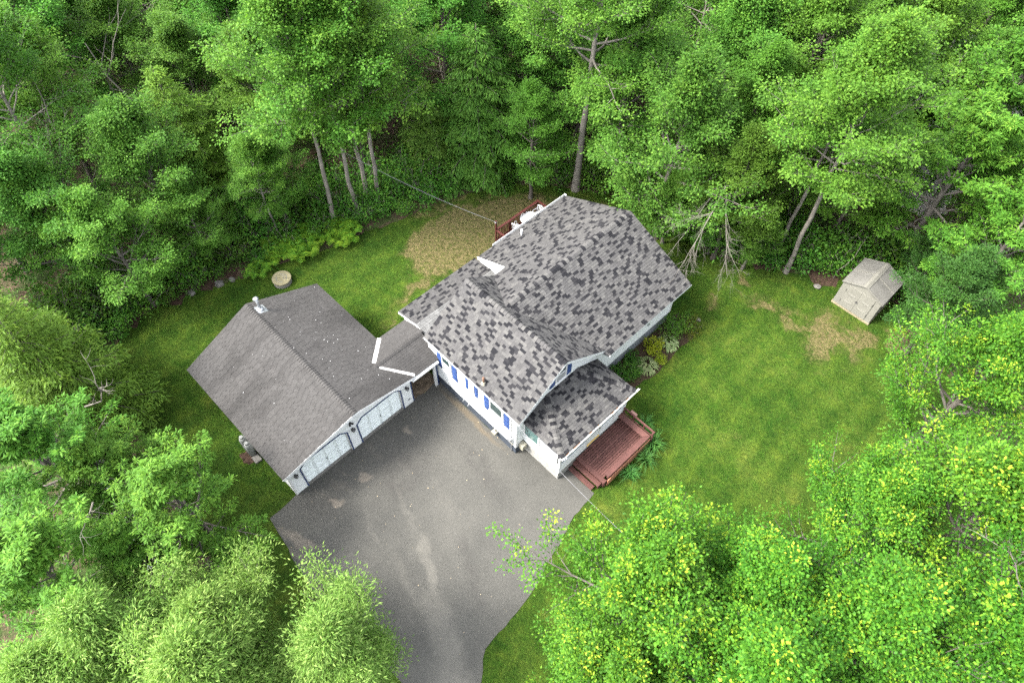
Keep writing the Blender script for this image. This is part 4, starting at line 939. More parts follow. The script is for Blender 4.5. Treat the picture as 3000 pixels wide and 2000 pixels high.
for k, (z, v0, x1) in enumerate(((0.38, 10.52, 9.78), (0.19, 10.24, 9.62))):
    st = MB().box((DU0,v0,z-.03),(x1,v0+.14,z)).box((DU0,v0+.148,z-.03),(x1,v0+.27,z-.001)).box((DU0+.02,v0+.05,0),(DU0+.06,v0+.27,z-.031)).box((x1-.06,v0+.05,0),(x1-.02,v0+.27,z-.031))
    st.build('step', DECKM[k], deck)
bz0 = 1.0
bn = MB().add([(DU0-.06,13.80,bz0),(9.66,13.80,bz0),(9.93,14.11,bz0),(DU0-.06,14.11,bz0),(DU0-.06,13.80,bz0-.04),(9.66,13.80,bz0-.04),(9.93,14.11,bz0-.04),(DU0-.06,14.11,bz0-.04)],
              [(0,1,2,3),(7,6,5,4),(0,4,5,1),(1,5,6,2),(2,6,7,3),(3,7,4,0)])
for x in (8.2, 8.9, 9.6): bn.box((x,13.95,DZK),(x+.07,14.05,bz0-.04))
bn.build('bench', DECKM[2], deck)
bn = MB().add([(9.675,13.785,bz0),(9.675,11.0,bz0),(9.945,11.0,bz0),(9.945,14.095,bz0),(9.675,13.785,bz0-.04),(9.675,11.0,bz0-.04),(9.945,11.0,bz0-.04),(9.945,14.095,bz0-.04)],
              [(0,3,2,1),(4,5,6,7),(0,1,5,4),(1,2,6,5),(2,3,7,6),(3,0,4,7)])
for y in (11.1, 12.2, 13.3): bn.box((9.78,y,DZK),(9.88,y+.07,bz0-.04))
bn.build('bench', DECKM[0], deck)
MB().box((9.95,11.0,0.1),(9.985,14.15,0.30)).box((9.95,11.0,0.36),(9.985,14.15,0.54)).box((9.95,10.98,0.56),(9.99,14.15,0.72)).build('side_board', plain('faded_side_board', (0.30, 0.13, 0.075), 0.8, 0.2), deck)
rl = MB().box((DU0-.03,14.13,1.40),(10.05,14.22,1.45)).box((9.98,14.0,1.40),(10.05,14.128,1.45))
for x in (8.13, 8.75, 9.4, 9.97): rl.box((x,14.14,0.0),(x+.07,14.20,1.40))
rl.bar((DU0,14.17,1.0),(9.98,14.17,1.0),0.03,0.07)
rl.build('railing', DECKM[1], deck)
tag(MB().box((8.12,14.85,0.0),(8.50,15.10,0.05)).build('paver', PAVER), 'pinkish paving block on the grass beside the front deck railing', 'paver')

# ------------------------------------------------------------------ back deck
bd = empty('back_deck', (-3.8, 19.5, 0), 'dark red deck with baluster railing behind the house', 'deck')
BU0, BU1, BV0, BV1, BT, BF = -4.90, -2.5, 17.62, 21.22, 1.70, 0.74
for i in range(16):
    x = BU0+i*0.15
    MB().box((x+.004,BV0,BF-.03),(x+.146,BV1,BF)).build('board', REDR, bd)
for (x, y, t) in ((BU0,BV0,2.42),(BU0,BV0+1.15,BT-.02),(BU0,BV0+2.4,BT-.02),(BU0,BV1-.09,BT-.02),(-3.6,BV0,BT-.02),(-3.6,BV1-.09,BT-.02)):
    MB().box((x,y,0),(x+.09,y+.09,t)).build('post', REDR, bd)
MB().box((BU0-.03,BV0+.095,BT-.02),(BU0+.12,BV1+.02,BT+.02)).build('top_rail', REDR, bd)
MB().box((BU0+.125,BV0-.02,BT-.02),(BU1,BV0+.11,BT+.02)).build('top_rail', REDR, bd)
MB().box((BU0+.125,BV1-.11,BT-.02),(BU1,BV1+.02,BT+.02)).build('top_rail', REDR, bd)
MB().box((BU0+.02,BV0+.1,BF+.08),(BU0+.06,BV1,BF+.14)).box((BU0+.1,BV0+.02,BF+.08),(BU1,BV0+.06,BF+.14)).build('bottom_rail', REDR, bd)
bme = MB().box((0,0,0),(0.035,0.045,BT-BF-.10)).mesh('baluster', REDR)
def baluster(x, y):
    o = mesh_obj('baluster', bme); o.location = (x, y, BF+.08); adopt(o, bd)
y = BV0+.2
while y < BV1-.12: baluster(BU0+.022, y); y += 0.125
x = BU0+.2
while x < -3.6: baluster(x, BV0+.02); baluster(x, BV1-.07); x += 0.125
tb = empty('round_table', (-4.35, 19.95, BF), 'white round plastic table on the back deck', 'table')
tp = MB(); tp.tube([(-4.35,19.95,1.42),(-4.35,19.95,1.455),(-4.35,19.95,1.465)], [0.56,0.57,0.54], 28); tp.build('table_top', PVC, tb)
for i in range(4):
    a = math.pi/4+i*math.pi/2
    MB().tube([(-4.35+.12*math.cos(a),19.95+.12*math.sin(a),1.41),(-4.35+.34*math.cos(a),19.95+.34*math.sin(a),BF)], 0.028, 6).build('leg', PVC, tb)
def chair(x, y, rz, label):
    c = empty('patio_chair', (x, y, BF), label, 'chair', 'white chairs on the back deck', rz)
    MB().box((-.22,-.22,.40),(.22,.22,.43)).build('seat', PVC, c, True)
    b = MB().tube([(-.22,-.24,.42),(-.22,-.30,.86),(0,-.32,.92),(.22,-.30,.86),(.22,-.24,.42)], 0.026, 6)
    for k in (-.1, 0, .1): b.bar((k,-.24,.44),(k,-.305,.88),0.03,0.02,(0,1,0))
    b.build('backrest', PVC, c, True)
    for sx in (-1, 1):
        MB().tube([(sx*.24,-.26,.64),(sx*.25,.18,.66),(sx*.23,.22,.42)], 0.024, 6).build('armrest', PVC, c, True)
        for sy in (-1, 1): MB().tube([(sx*.2,sy*.2,.41),(sx*.24,sy*.24,0)], 0.022, 6).build('leg', PVC, c, True)
chair(-4.45, 20.72, math.pi, 'white patio chair at the far end of the round table'); chair(-4.5, 19.12, 0.2, 'white patio chair at the near end of the round table')

# ------------------------------------------------------------------ clothesline, cables
def sag(a, b, d, n=16): return [(a[0]+(b[0]-a[0])*t, a[1]+(b[1]-a[1])*t, a[2]+(b[2]-a[2])*t-4*d*t*(1-t)) for t in [i/n for i in range(n+1)]]
cl = MB().tube(sag((-4.86,17.62,2.38),(-12.9,13.4,5.0),0.25), 0.0055, 5).tube(sag((-4.86,17.70,2.30),(-12.9,13.5,4.85),0.3), 0.0055, 5)
cl.tube([(-4.86,17.60,2.34),(-4.86,17.72,2.34)], 0.07, 8)
tag(cl.build('clothesline', CABLE), 'double grey clothesline from the back deck post to the tall trees', 'clothesline')
tag(MB().tube(sag((5.75,8.93,3.35),(16.9,7.2,7.2),0.5,24), 0.006, 5).build('overhead_cable', CABLE), 'grey overhead cable from the house corner over the porch to the maple', 'cable')
tag(MB().tube(sag((5.80,8.98,3.20),(17.1,7.5,6.9),0.75,24), 0.006, 5).build('overhead_cable', CABLEB), 'thin dark overhead cable sagging below the grey one at the porch', 'cable')

# ------------------------------------------------------------------ shed
shed = empty('garden_shed', (12.6, 30.1, 0), 'beige plastic garden shed with double doors at the far lawn edge', 'shed')
SX0, SX1, SY0, SY1, SE, SR = 11.46, 13.76, 29.0, 31.3, 1.86, 2.34
MB().box((SX0-.04,SY0-.06,0.0),(SX1+.04,SY1+.03,0.09)).build('base', SHEDB, shed)
w = MB()
mx = (SX0+SX1)/2
for y, d in ((SY0, 1), (SY1, -1)):
    P = [(SX0,y,.09),(SX1,y,.09),(SX1,y,SE),(mx,y,SR-.05),(SX0,y,SE)]
    w.poly(P if d == 1 else P[::-1])
w.poly([(SX0,SY1,.09),(SX0,SY0,.09),(SX0,SY0,SE),(SX0,SY1,SE)]); w.poly([(SX1,SY0,.09),(SX1,SY1,.09),(SX1,SY1,SE),(SX1,SY0,SE)])
for x in (SX0-.004, SX1+.004):
    for k in range(5):
        y = SY0+.2+k*.45; w.box((x-.012,y,.12),(x+.012,y+.22,SE-.1))
w.build('wall', SHEDM, shed)
OV = 0.08
for sgn in (-1, 1):
    ex = mx+sgn*(SX1-mx+OV); ez = SE-.04
    e0 = Plane([(ex,SY0-OV,ez),(ex,SY1+OV,ez),(mx,SY1+OV,SR),(mx,SY0-OV,SR)] if sgn > 0 else [(ex,SY1+OV,ez),(ex,SY0-OV,ez),(mx,SY0-OV,SR),(mx,SY1+OV,SR)])
    m = MB(); slab(m, e0, 0.05, 0, 0.0)
    rp = m.build('roof', SHEDR, shed)
    L = np.linalg.norm(e0.P[2]-e0.P[1])
    rb = MB()
    for y in (0.0, 1.20, SY1-SY0+2*OV-.06):
        a = e0.at(y+.03, 0.0, 0.012); b = e0.at(y+.03, L, 0.012); rb.bar(a, b, 0.05, 0.03, tuple(e0.n))
    rb.build('rib', SHEDM, rp)
MB().add([(mx-.16,SY0-OV-.01,SR-.03),(mx,SY0-OV-.01,SR+.035),(mx+.16,SY0-OV-.01,SR-.03),(mx-.16,SY1+OV+.01,SR-.03),(mx,SY1+OV+.01,SR+.035),(mx+.16,SY1+OV+.01,SR-.03)],
         [(0,1,4,3),(1,2,5,4),(0,2,1),(3,4,5)]).build('ridge_cap', SHEDM, shed)
for (x0, x1) in ((SX0+.34, mx-.006), (mx+.006, SX1-.34)):
    d = MB().box((x0,SY0-.035,.13),(x1,SY0-.003,SE-.06))
    for z in (0.55, 1.15):
        d.add([(x0+.2,SY0-.0352,z),(x1-.15,SY0-.0352,z),(x1-.15,SY0-.0352,z+.14),(x0+.2,SY0-.0352,z+.14),(x0+.24,SY0-.055,z+.03),(x1-.19,SY0-.055,z+.03),(x1-.19,SY0-.042,z+.12),(x0+.24,SY0-.042,z+.12)],
              [(4,5,6,7),(0,1,5,4),(1,2,6,5),(2,3,7,6),(3,0,4,7)])
    do = d.build('door', SHEDM, shed)
    for z in (0.4, 1.3): MB().box((x0 if x0 < mx-.1 and x1 < mx else x1-.02, SY0-.05, z),((x0 if x0 < mx-.1 and x1 < mx else x1-.02)+.02, SY0-.036, z+.2)).build('hinge', BLACK, do)
MB().box((mx-.05,SY0-.07,.92),(mx+.05,SY0-.036,1.04)).tube([(mx-.06,SY0-.08,.98),(mx+.06,SY0-.08,.98)], 0.02, 6).build('latch', BLACK, shed)

# ------------------------------------------------------------------ septic cover, gas bottles, stones
sp = empty('septic_cover', (-11.62, 6.87, 0), 'round concrete septic riser with split yellowish lid on the back lawn', 'septic cover')
def disc_half(c, r, z0, z1, a0, a1, n=18):
    m = MB(); P = [(c[0]+r*math.cos(a0+(a1-a0)*i/n), c[1]+r*math.sin(a0+(a1-a0)*i/n)) for i in range(n+1)]
    k = len(P)
    m.add([(x,y,z0) for x, y in P]+[(x,y,z1) for x, y in P], [tuple(range(k-1,-1,-1)), tuple(range(k,2*k))]+[(i,(i+1) % k,k+(i+1) % k,k+i) for i in range(k)])
    return m
cc = (-11.62, 6.87)
MB().tube([(cc[0],cc[1],-.05),(cc[0],cc[1],.30)], 0.53, 36).build('riser', CONC, sp)
ang = math.radians(45)
d = V(math.cos(ang+math.pi/2), math.sin(ang+math.pi/2))*0.008
disc_half((cc[0]+d[0],cc[1]+d[1]), 0.55, .302, .36, ang, ang+math.pi).build('lid', LIDW, sp)
disc_half((cc[0]-d[0],cc[1]-d[1]), 0.55, .302, .36, ang+math.pi, ang+2*math.pi).build('lid', LIDW, sp)
for k, (r, a0, a1) in enumerate(((0.30, 0.4, 2.8), (0.30, 3.6, 5.9), (0.16, 0.2, 2.6))):
    MB().tube([(cc[0]+r*math.cos(a0+(a1-a0)*i/14), cc[1]+r*math.sin(a0+(a1-a0)*i/14), .362) for i in range(15)], 0.012, 4).build('groove', GREYF, sp)
def bottle(x, y, label):
    g = empty('gas_bottle', (x, y, 0), label, 'gas bottle', 'gas bottles beside the garage')
    MB().tube([(0,0,.03),(0,0,.06),(0,0,.95),(0,0,1.05),(0,0,1.10)], [.15,.18,.18,.13,.04], 16).build('cylinder', TANK, g, True, True)
    MB().tube([(0,0,1.08),(0,0,1.20)], .09, 10).build('valve_guard', TANK, g, True)
    MB().tube([(0,0,0),(0,0,.05)], .16, 12).build('foot_ring', TANK, g, True)
bottle(-3.75, -0.36, 'grey gas bottle against the garage wall, farther from the driveway'); bottle(-3.30, -0.36, 'grey gas bottle against the garage wall, nearer the driveway')
tag(MB().box((-3.1,-0.55,0.0),(-2.7,-0.2,0.12)).build('concrete_block', CONC), 'small concrete block beside the gas bottles', 'block')
def stone(x, y, r, seed, label, m=ROCKM):
    rs = random.Random(seed); mb = MB(); n = 7; P = []
    for j, (h, f) in enumerate(((0, 1.0), (0.35, 1.05), (0.6, 0.6))):
        for i in range(n): a = i*2*math.pi/n; q = r*f*rs.uniform(.75, 1.15); P.append((x+math.cos(a)*q, y+math.sin(a)*q*.8, h*r*rs.uniform(.8, 1.2)))
    F = [tuple(range(2*n, 3*n))]
    for j in range(2):
        for i in range(n): F.append((j*n+i, j*n+(i+1) % n, (j+1)*n+(i+1) % n, (j+1)*n+i))
    tag(mb.add(P, F).build('stone', m), label, 'stone', 'stones along the back lawn edge')
stone(-14.0, 4.1, .30, 1, 'grey field stone under the shrub left of the septic cover'); stone(-13.8, 4.8, .22, 2, 'small grey stone nearest the septic cover')
stone(-14.5, 2.6, .26, 3, 'grey stone in the brown leaves at the back lawn edge'); stone(10.3, 29.3, .22, 4, 'tan stone between the leaning trunk and the shed')
stone(6.95, 22.3, .14, 5, 'small stone at the far end of the flower bed')
pot = MB().tube([(-12.9,9.3,0),(-12.9,9.3,.22)], [.10,.13], 12, cap=False).tube([(-12.9,9.3,.0),(-12.9,9.3,.12)], .09, 12)
tag(pot.build('flower_pot', CONC), 'small grey pot half hidden in the ferns', 'pot')

# ------------------------------------------------------------------ scattered small stuff
rs = random.Random(7); m = MB()
for i in range(60):
    v = rs.uniform(0, GW); u = rs.uniform(-GL, 0.2)
    if rs.random() < .35: v = rs.uniform(GVR+.1, GW)
    pl = gl_pl if v < GVR else gr_pl
    z = GZR-(abs(v-GVR))*(0.3577 if v < GVR else 0.381)
    z = GZE+(GZR-GZE)*(1-abs(v-GVR)/((GVR+GOE) if v < GVR else (GW+GOE-GVR)))
    r = rs.choice((.010,.012,.014,.016,.022)); a = rs.random()*6.28
    pts = [V(u+r*math.cos(a+k*2.094)*rs.uniform(.7,1.4), v+r*math.sin(a+k*2.094), z+.018) for k in range(3)]
    m.poly(pts)
o = m.build('petals', TRIMW); o.rotation_euler = (0,0,.018); tag(o, 'tiny pale petals scattered over the garage roof', None, None, 'stuff')
m = MB()
for i in range(80):
    u = rs.uniform(0.2, 11); v = rs.uniform(-1.8, 9); r = rs.choice((.012,.02,.03)); a = rs.random()*6.28
    if u > 10 and v > 6: continue
    m.poly([V(u+r*math.cos(a+k*2.094)*rs.uniform(.5,1.6), v+r*math.sin(a+k*2.094), .028) for k in range(3)])
tag(m.build('fallen_leaves', plain('tan_leaf', (0.34, 0.27, 0.17), 0.9, 0.3, 20)), 'tiny tan leaf bits scattered over the driveway', None, None, 'stuff')

# ------------------------------------------------------------------ plants
def raw_mesh(name, verts, quads, mats, tint=None, midx=None):
    me = bpy.data.meshes.new(name); nv = len(verts); nf = len(quads); k = quads.shape[1]
    me.vertices.add(nv); me.vertices.foreach_set('co', verts.astype(np.float32).ravel())
    me.loops.add(nf*k); me.loops.foreach_set('vertex_index', quads.astype(np.int32).ravel())
    me.polygons.add(nf); me.polygons.foreach_set('loop_start', np.arange(0, nf*k, k, dtype=np.int32))
    for m in mats: me.materials.append(m)
    if midx is not None: me.polygons.foreach_set('material_index', midx.astype(np.int32))
    if tint is not None:
        at = me.attributes.new('tint', 'FLOAT', 'FACE'); at.data.foreach_set('value', tint.astype(np.float32))
    me.update(calc_edges=True); return me
def nrm(a): return a/(np.linalg.norm(a, axis=1, keepdims=True)+1e-9)
def leaves(name, C, D, rg, mat, nper=14, spread=0.2, flat=0.6, L=0.14, W=0.10, radial=1.0, droop=0.3, upn=0.9, tip=0.0, jit=0.6, along=0.0, tufts=None, raw=False, dw=0.6):
    """C cluster centres, D outward directions of the twigs. One kite-shaped leaf per quad."""
    n = len(C); k = np.repeat(np.arange(n), nper); N = len(k)
    off = rg.normal(size=(N,3))*spread*np.array([1,1,flat]) + D[k]*rg.uniform(-1,1,(N,1))*along
    pos = C[k]+off
    ax = nrm(off/ (spread+1e-6) *radial*0.6 + D[k]*dw + rg.normal(size=(N,3))*jit*0.6 + np.array([0,0,-droop]))
    up = nrm(np.array([0,0,upn]) + D[k]*0.25 + rg.normal(size=(N,3))*jit*0.6)
    sd = nrm(np.cross(ax, up)); nr = np.cross(sd, ax)
    ls = L*rg.uniform(0.65,1.25,(N,1)); ws = ls*(W/L)
    p1 = pos+ax*ls*0.45+sd*ws*0.5+nr*ws*0.16; p2 = pos+ax*ls - nr*ls*0.12; p3 = pos+ax*ls*0.45-sd*ws*0.5+nr*ws*0.16
    v = np.stack([pos,p1,p2,p3],1).reshape(-1,3)
    tint = rg.uniform(0,0.22,N) + rg.beta(2,2.2,n)[k]*0.55
    if tip > 0:      # some shoots carry paler young leaves
        isn = rg.random(n) < tip
        tint = np.where(isn[k], rg.uniform(0.62,0.80,N), tint)
    if raw: return v, tint
    if tufts is not None and len(tufts):
        v2, t2 = leaves(name, C[tufts]+np.array([0,0,0.05]), nrm(D[tufts]*.6+np.array([0,0,.8])), rg, mat, 24, .14, .75, L*1.05, W*.95, radial=1.6, droop=.15, upn=.5, jit=.5, raw=True)
        t2 = np.clip(np.repeat(rg.uniform(0.68,0.90,len(tufts)), 24)+rg.uniform(-.06,.06,len(t2)),0,1); v = np.concatenate([v,v2]); tint = np.concatenate([tint,t2])
    return raw_mesh(name, v, np.arange(len(tint)*4).reshape(-1,4), [mat], tint)
def rot_about(v, axis, a):
    axis = unit(axis); return v*math.cos(a)+np.cross(axis,v)*math.sin(a)+axis*(axis@v)*(1-math.cos(a))
def grow(seed, H, cb, Rr, nl, ns, nt, shape='round', el0=15, el1=65, trunk_r=0.16, twig=(0.35,0.8), lean=0.0, flare=1.0, bend=0.5):
    rg = np.random.default_rng(seed); tr = MB(); br = MB(); C = []; D = []; top = []
    k = 11; zs = np.linspace(0, H*0.96, k)
    wob = np.cumsum(rg.normal(size=(k,2))*0.005*H, axis=0); wob -= wob[0]
    wob[:, 0] += lean*zs*0.6
    T = np.column_stack([wob, zs]); rad = trunk_r*(1-zs/(H*1.02))**0.8+0.015
    rad[0] *= 1.35*flare
    tr.tube([(T[0][0],T[0][1],-0.15)]+[tuple(p) for p in T], [rad[0]*1.15]+list(rad), 9)
    def at_trunk(z):
        i = min(k-2, max(0, int(z/(H*0.96)*(k-1)))); t = (z-zs[i])/(zs[i+1]-zs[i]); return T[i]*(1-t)+T[i+1]*t, rad[i]*(1-t)+rad[i+1]*t
    az0 = rg.uniform(0, 6.28)
    for i in range(nl):
        t = (i+rg.uniform(0.1,0.9))/nl
        z0 = cb+(H*0.93-cb)*t**0.92
        p, r0 = at_trunk(z0)
        if shape == 'round': prof = (0.62+0.38*math.sin(math.pi*min(1, t*1.15+0.1)))*(1-0.55*t**2.2)
        elif shape == 'cone': prof = (1-t)**0.75*0.95+0.12
        else: prof = 0.85-0.35*t
        L = Rr*prof*rg.uniform(0.62,1.12)
        az = az0+i*2.39996+rg.uniform(-.5,.5); el = R(el0+(el1-el0)*t+rg.uniform(-10,10))
        d = np.array([math.cos(az)*math.cos(el), math.sin(az)*math.cos(el), math.sin(el)])
        n = 6; pts = [p]; st = L/(n-1); dirs = [d]
        for j in range(n-1):
            d = unit(d+rg.normal(size=3)*0.13+np.array([0,0,0.10*bend])); pts.append(pts[-1]+d*st); dirs.append(d)
        rl = max(0.018, min(r0*0.55, 0.022*L)); rads = [rl*(1-0.82*j/(n-1)) for j in range(n)]
        tr.tube(pts, rads, 6, cap=False)
        for q in range(ns):
            s = 0.25+0.75*(q+rg.uniform(0,1))/ns; f = s*(n-1); jj = min(n-2, int(f)); bp = pts[jj]+(pts[jj+1]-pts[jj])*(f-jj)
            sd = dirs[jj]; sgn = 1 if q % 2 else -1
            dd = rot_about(sd, np.array([0,0,1.0]), sgn*R(rg.uniform(25,75))); dd = unit(dd+np.array([0,0,rg.uniform(-.15,.45)]))
            if q == ns-1: dd = sd
            l2 = L*rg.uniform(0.24,0.42)*(1.25-0.55*s)+0.25
            q1 = bp+dd*l2*0.5; d2 = unit(dd+rg.normal(size=3)*0.15+np.array([0,0,0.12*bend])); q2 = q1+d2*l2*0.5
            br.tube([bp,q1,q2], [max(.008,rl*.35),max(.006,rl*.22),.004], 4, cap=False)
            for w in range(nt):
                s2 = 0.2+0.8*(w+rg.uniform(0,1))/nt
                wp = bp+(q1-bp)*s2*2 if s2 < 0.5 else q1+(q2-q1)*(s2-0.5)*2
                wd = unit(rot_about(d2, np.array([0,0,1.0]), rg.uniform(-1.3,1.3))+rg.normal(size=3)*0.3+np.array([0,0,rg.uniform(0,.4)*bend]))
                wl = rg.uniform(*twig)*(0.6+0.05*L); e = wp+wd*wl
                if w == nt-1: wd = d2; e = q2+d2*wl*0.5
                br.tube([wp,e], [.006,.003], 3, cap=False)
                C.append(e); D.append(wd)
                if wl > 0.3: C.append(wp+wd*wl*0.45); D.append(wd)
    return tr, br, np.array(C), np.array(D), rg
def conifer(seed, H, Rr, nl, drop=0.15, gap=0.22, trunk_r=0.14, first=0.06):
    rg = np.random.default_rng(seed); tr = MB(); br = MB(); C = []; D = []
    tr.tube([(0,0,-.15),(0,0,H*.3),(0.04,0.02,H*.65),(0,0.03,H)], [trunk_r*1.2,trunk_r,trunk_r*.55,.012], 8)
    for i in range(nl):
        t = (i+rg.uniform(0,1))/nl; z0 = H*(first+(0.97-first)*t); L = Rr*((1-t)**0.8*0.95+0.06)*rg.uniform(.75,1.12)
        az = i*2.39996+rg.uniform(-.4,.4); el = R(rg.uniform(-4,16)+t*28)
        d = np.array([math.cos(az)*math.cos(el), math.sin(az)*math.cos(el), math.sin(el)]); p = np.array([0,0,z0]); pts = [p]; n = 6
        for j in range(n-1):
            d = unit(d+np.array([0,0,-drop*(0.4+j*0.16)])+rg.normal(size=3)*.05); pts.append(pts[-1]+d*L/(n-1))
        br.tube(pts, [max(.01,.014*L*(1-.8*j/(n-1))) for j in range(n)], 4, cap=False)
        m = max(3, int(L/gap))
        for q in range(m):
            s = 0.12+0.88*(q+.5)/m; f = s*(n-1); jj = min(n-2,int(f)); b = pts[jj]+(pts[jj+1]-pts[jj])*(f-jj); dd = unit(pts[jj+1]-pts[jj])
            for sg in (-1,1):
                l2 = L*(0.40*(1-s)+0.10)+.12; wd = unit(rot_about(dd, np.array([0,0,1.]), sg*R(rg.uniform(38,62)))+np.array([0,0,-.22]))
                nn = max(1,int(l2/0.2))
                for w in range(nn):
                    C.append(b+wd*l2*(w+.7)/nn); D.append(wd)
            C.append(b); D.append(dd)
    return tr, br, np.array(C), np.array(D), rg

LM = {
 'tall':  leaf_mat('leaf_tall', [(0,(0.036,0.098,0.012)),(0.35,(0.070,0.168,0.019)),(0.7,(0.120,0.240,0.028)),(1,(0.20,0.33,0.036))], 0.45),
 'maple': leaf_mat('leaf_maple', [(0,(0.032,0.095,0.013)),(0.35,(0.060,0.158,0.020)),(0.7,(0.108,0.230,0.030)),(1,(0.18,0.32,0.036))], 0.45),
 'mapley': leaf_mat('leaf_maple_young', [(0,(0.016,0.062,0.006)),(0.35,(0.042,0.130,0.010)),(0.7,(0.098,0.225,0.017)),(0.8,(0.18,0.30,0.022)),(1,(0.35,0.42,0.032))], 0.4, 0.15),
 'oak':   leaf_mat('leaf_oak', [(0,(0.032,0.095,0.010)),(0.4,(0.070,0.170,0.018)),(0.75,(0.125,0.240,0.026)),(1,(0.20,0.31,0.035))], 0.38),
 'forest': leaf_mat('leaf_forest', [(0,(0.026,0.078,0.009)),(0.4,(0.056,0.140,0.014)),(0.75,(0.092,0.198,0.025)),(1,(0.17,0.28,0.030))], 0.45, 0.45),
 'dark':  leaf_mat('leaf_dark', [(0,(0.012,0.036,0.006)),(0.4,(0.022,0.060,0.009)),(0.75,(0.038,0.084,0.013)),(1,(0.08,0.12,0.02))], 0.2),
 'willow': leaf_mat('leaf_willow', [(0,(0.060,0.130,0.022)),(0.35,(0.105,0.200,0.034)),(0.7,(0.175,0.275,0.060)),(1,(0.29,0.38,0.12))], 0.4, 0.1),
 'hemlock': leaf_mat('needle_hemlock', [(0,(0.036,0.094,0.013)),(0.4,(0.066,0.150,0.018)),(0.75,(0.105,0.195,0.025)),(1,(0.17,0.25,0.03))], 0.25),
 'spruce': leaf_mat('needle_spruce', [(0,(0.050,0.105,0.012)),(0.4,(0.090,0.165,0.018)),(0.75,(0.145,0.225,0.025)),(1,(0.22,0.29,0.035))], 0.3),
 'shrub': leaf_mat('leaf_shrub', [(0,(0.024,0.078,0.010)),(0.4,(0.048,0.135,0.014)),(0.75,(0.095,0.195,0.020)),(1,(0.17,0.26,0.025))], vary=0.4),
 'yshrub': leaf_mat('leaf_yellow_shrub', [(0,(0.12,0.18,0.010)),(0.5,(0.22,0.28,0.014)),(1,(0.36,0.38,0.02))]),
 'fern': leaf_mat('fern_frond', [(0,(0.045,0.120,0.010)),(0.5,(0.082,0.175,0.012)),(1,(0.15,0.25,0.02))]),
 'lily': leaf_mat('daylily_leaf', [(0,(0.018,0.060,0.012)),(0.5,(0.032,0.095,0.018)),(1,(0.06,0.14,0.025))]),
 'hostag': leaf_mat('hosta_green', [(0,(0.05,0.115,0.025)),(0.5,(0.085,0.155,0.038)),(1,(0.13,0.20,0.05))]),
 'hostaw': leaf_mat('hosta_cream', [(0,(0.20,0.24,0.11)),(1,(0.30,0.33,0.18))]),
 'grass': leaf_mat('grass_blade', [(0,(0.016,0.046,0.004)),(0.5,(0.032,0.066,0.007)),(1,(0.075,0.095,0.018))], 0.25),
}
PROTO = {}
def proto(key, parts, bark, leafmesh):
    tr, br = parts
    PROTO[key] = (tr.mesh('trunk', bark, True), br.mesh('branches', bark, True), leafmesh)
for v in (0, 1):
    tr, br, C, D, rg = grow(40+v, 15.5, 6.8, 4.2, 30, 8, 4, 'round', 6, 68, 0.13, (0.4,0.85))
    proto(('tall',v), (tr,br), BARKP, leaves('crown', C, D, rg, LM['tall'], 18, .21, .5, .13, .095, tip=.10, jit=.5))
    if v == 0:
        tr, br, C, D, rg = grow(45, 17.0, 8.4, 4.6, 34, 8, 5, 'round', 0, 66, 0.23, (0.4,0.85))
        proto(('grand',0), (tr,br), BARKP, leaves('crown', C, D, rg, LM['tall'], 22, .22, .5, .115, .085, tip=.10, jit=.5))
    tr, br, C, D, rg = grow(50+v, 11.2, 2.4, 4.9, 32, 8, 5, 'round', 6, 68, 0.20, (0.4,0.85))
    proto(('maple',v), (tr,br), BARKG, leaves('crown', C, D, rg, LM['maple'], 18, .21, .5, .13, .095, tip=.10, jit=.5))
    tr, br, C, D, rg = grow(60+v, 11.0, 1.8, 5.0, 42, 9, 5, 'round', 8, 76, 0.20, (0.4,0.9), bend=1.1)
    zt = C[:,2]; rr = np.hypot(C[:,0],C[:,1]); outer = np.where((zt > 6.0-0.35*rr) & (rg.random(len(C)) < .10))[0]
    proto(('mapley',v), (tr,br), BARKG, leaves('crown', C, D, rg, LM['mapley'], 13, .17, .7, .12, .08, tip=.05, droop=.45, tufts=outer))
    tr, br, C, D, rg = grow(70+v, 11.6, 2.6, 4.9, 28, 8, 5, 'round', 4, 60, 0.24, (0.45,0.85))
    proto(('oak',v), (tr,br), BARKG, leaves('crown', C, D, rg, LM['oak'], 12, .09, .4, .25, .085, radial=3.2, droop=.18, jit=.25, tip=.08))
    tr, br, C, D, rg = grow(80+v, 13.2, 3.4, 4.3, 30, 7, 5, 'round', 8, 66, 0.18, (0.4,0.85))
    proto(('forest',v), (tr,br), BARKD, leaves('crown', C, D, rg, LM['forest'], 18, .23, .5, .135, .098, tip=.06, jit=.5))
    PROTO[('dark',v)] = PROTO[('forest',v)]
    tr, br, C, D, rg = grow(90+v, 6.4, 0.7, 3.0, 30, 9, 6, 'round', 28, 80, 0.16, (0.25,0.55), bend=1.0)
    proto(('willow',v), (tr,br), BARKG, leaves('crown', C, D, rg, LM['willow'], 26, .22, .85, .145, .034, radial=.9, droop=.1, jit=1.1, along=.12, upn=.9, tip=.3, dw=.15))
    tr, br, C, D, rg = conifer(100+v, 9.0, 3.9, 96, 0.17)
    proto(('hemlock',v), (tr,br), BARKD, leaves('crown', C, D, rg, LM['hemlock'], 6, .09, .35, .24, .06, radial=.2, droop=.25, jit=.35, along=.1))
    tr, br, C, D, rg = conifer(110+v, 9.5, 3.4, 80, 0.10, 0.22)
    proto(('spruce',v), (tr,br), BARKD, leaves('crown', C, D, rg, LM['spruce'], 7, .10, .5, .22, .055, radial=.2, droop=.15, jit=.45, along=.1))
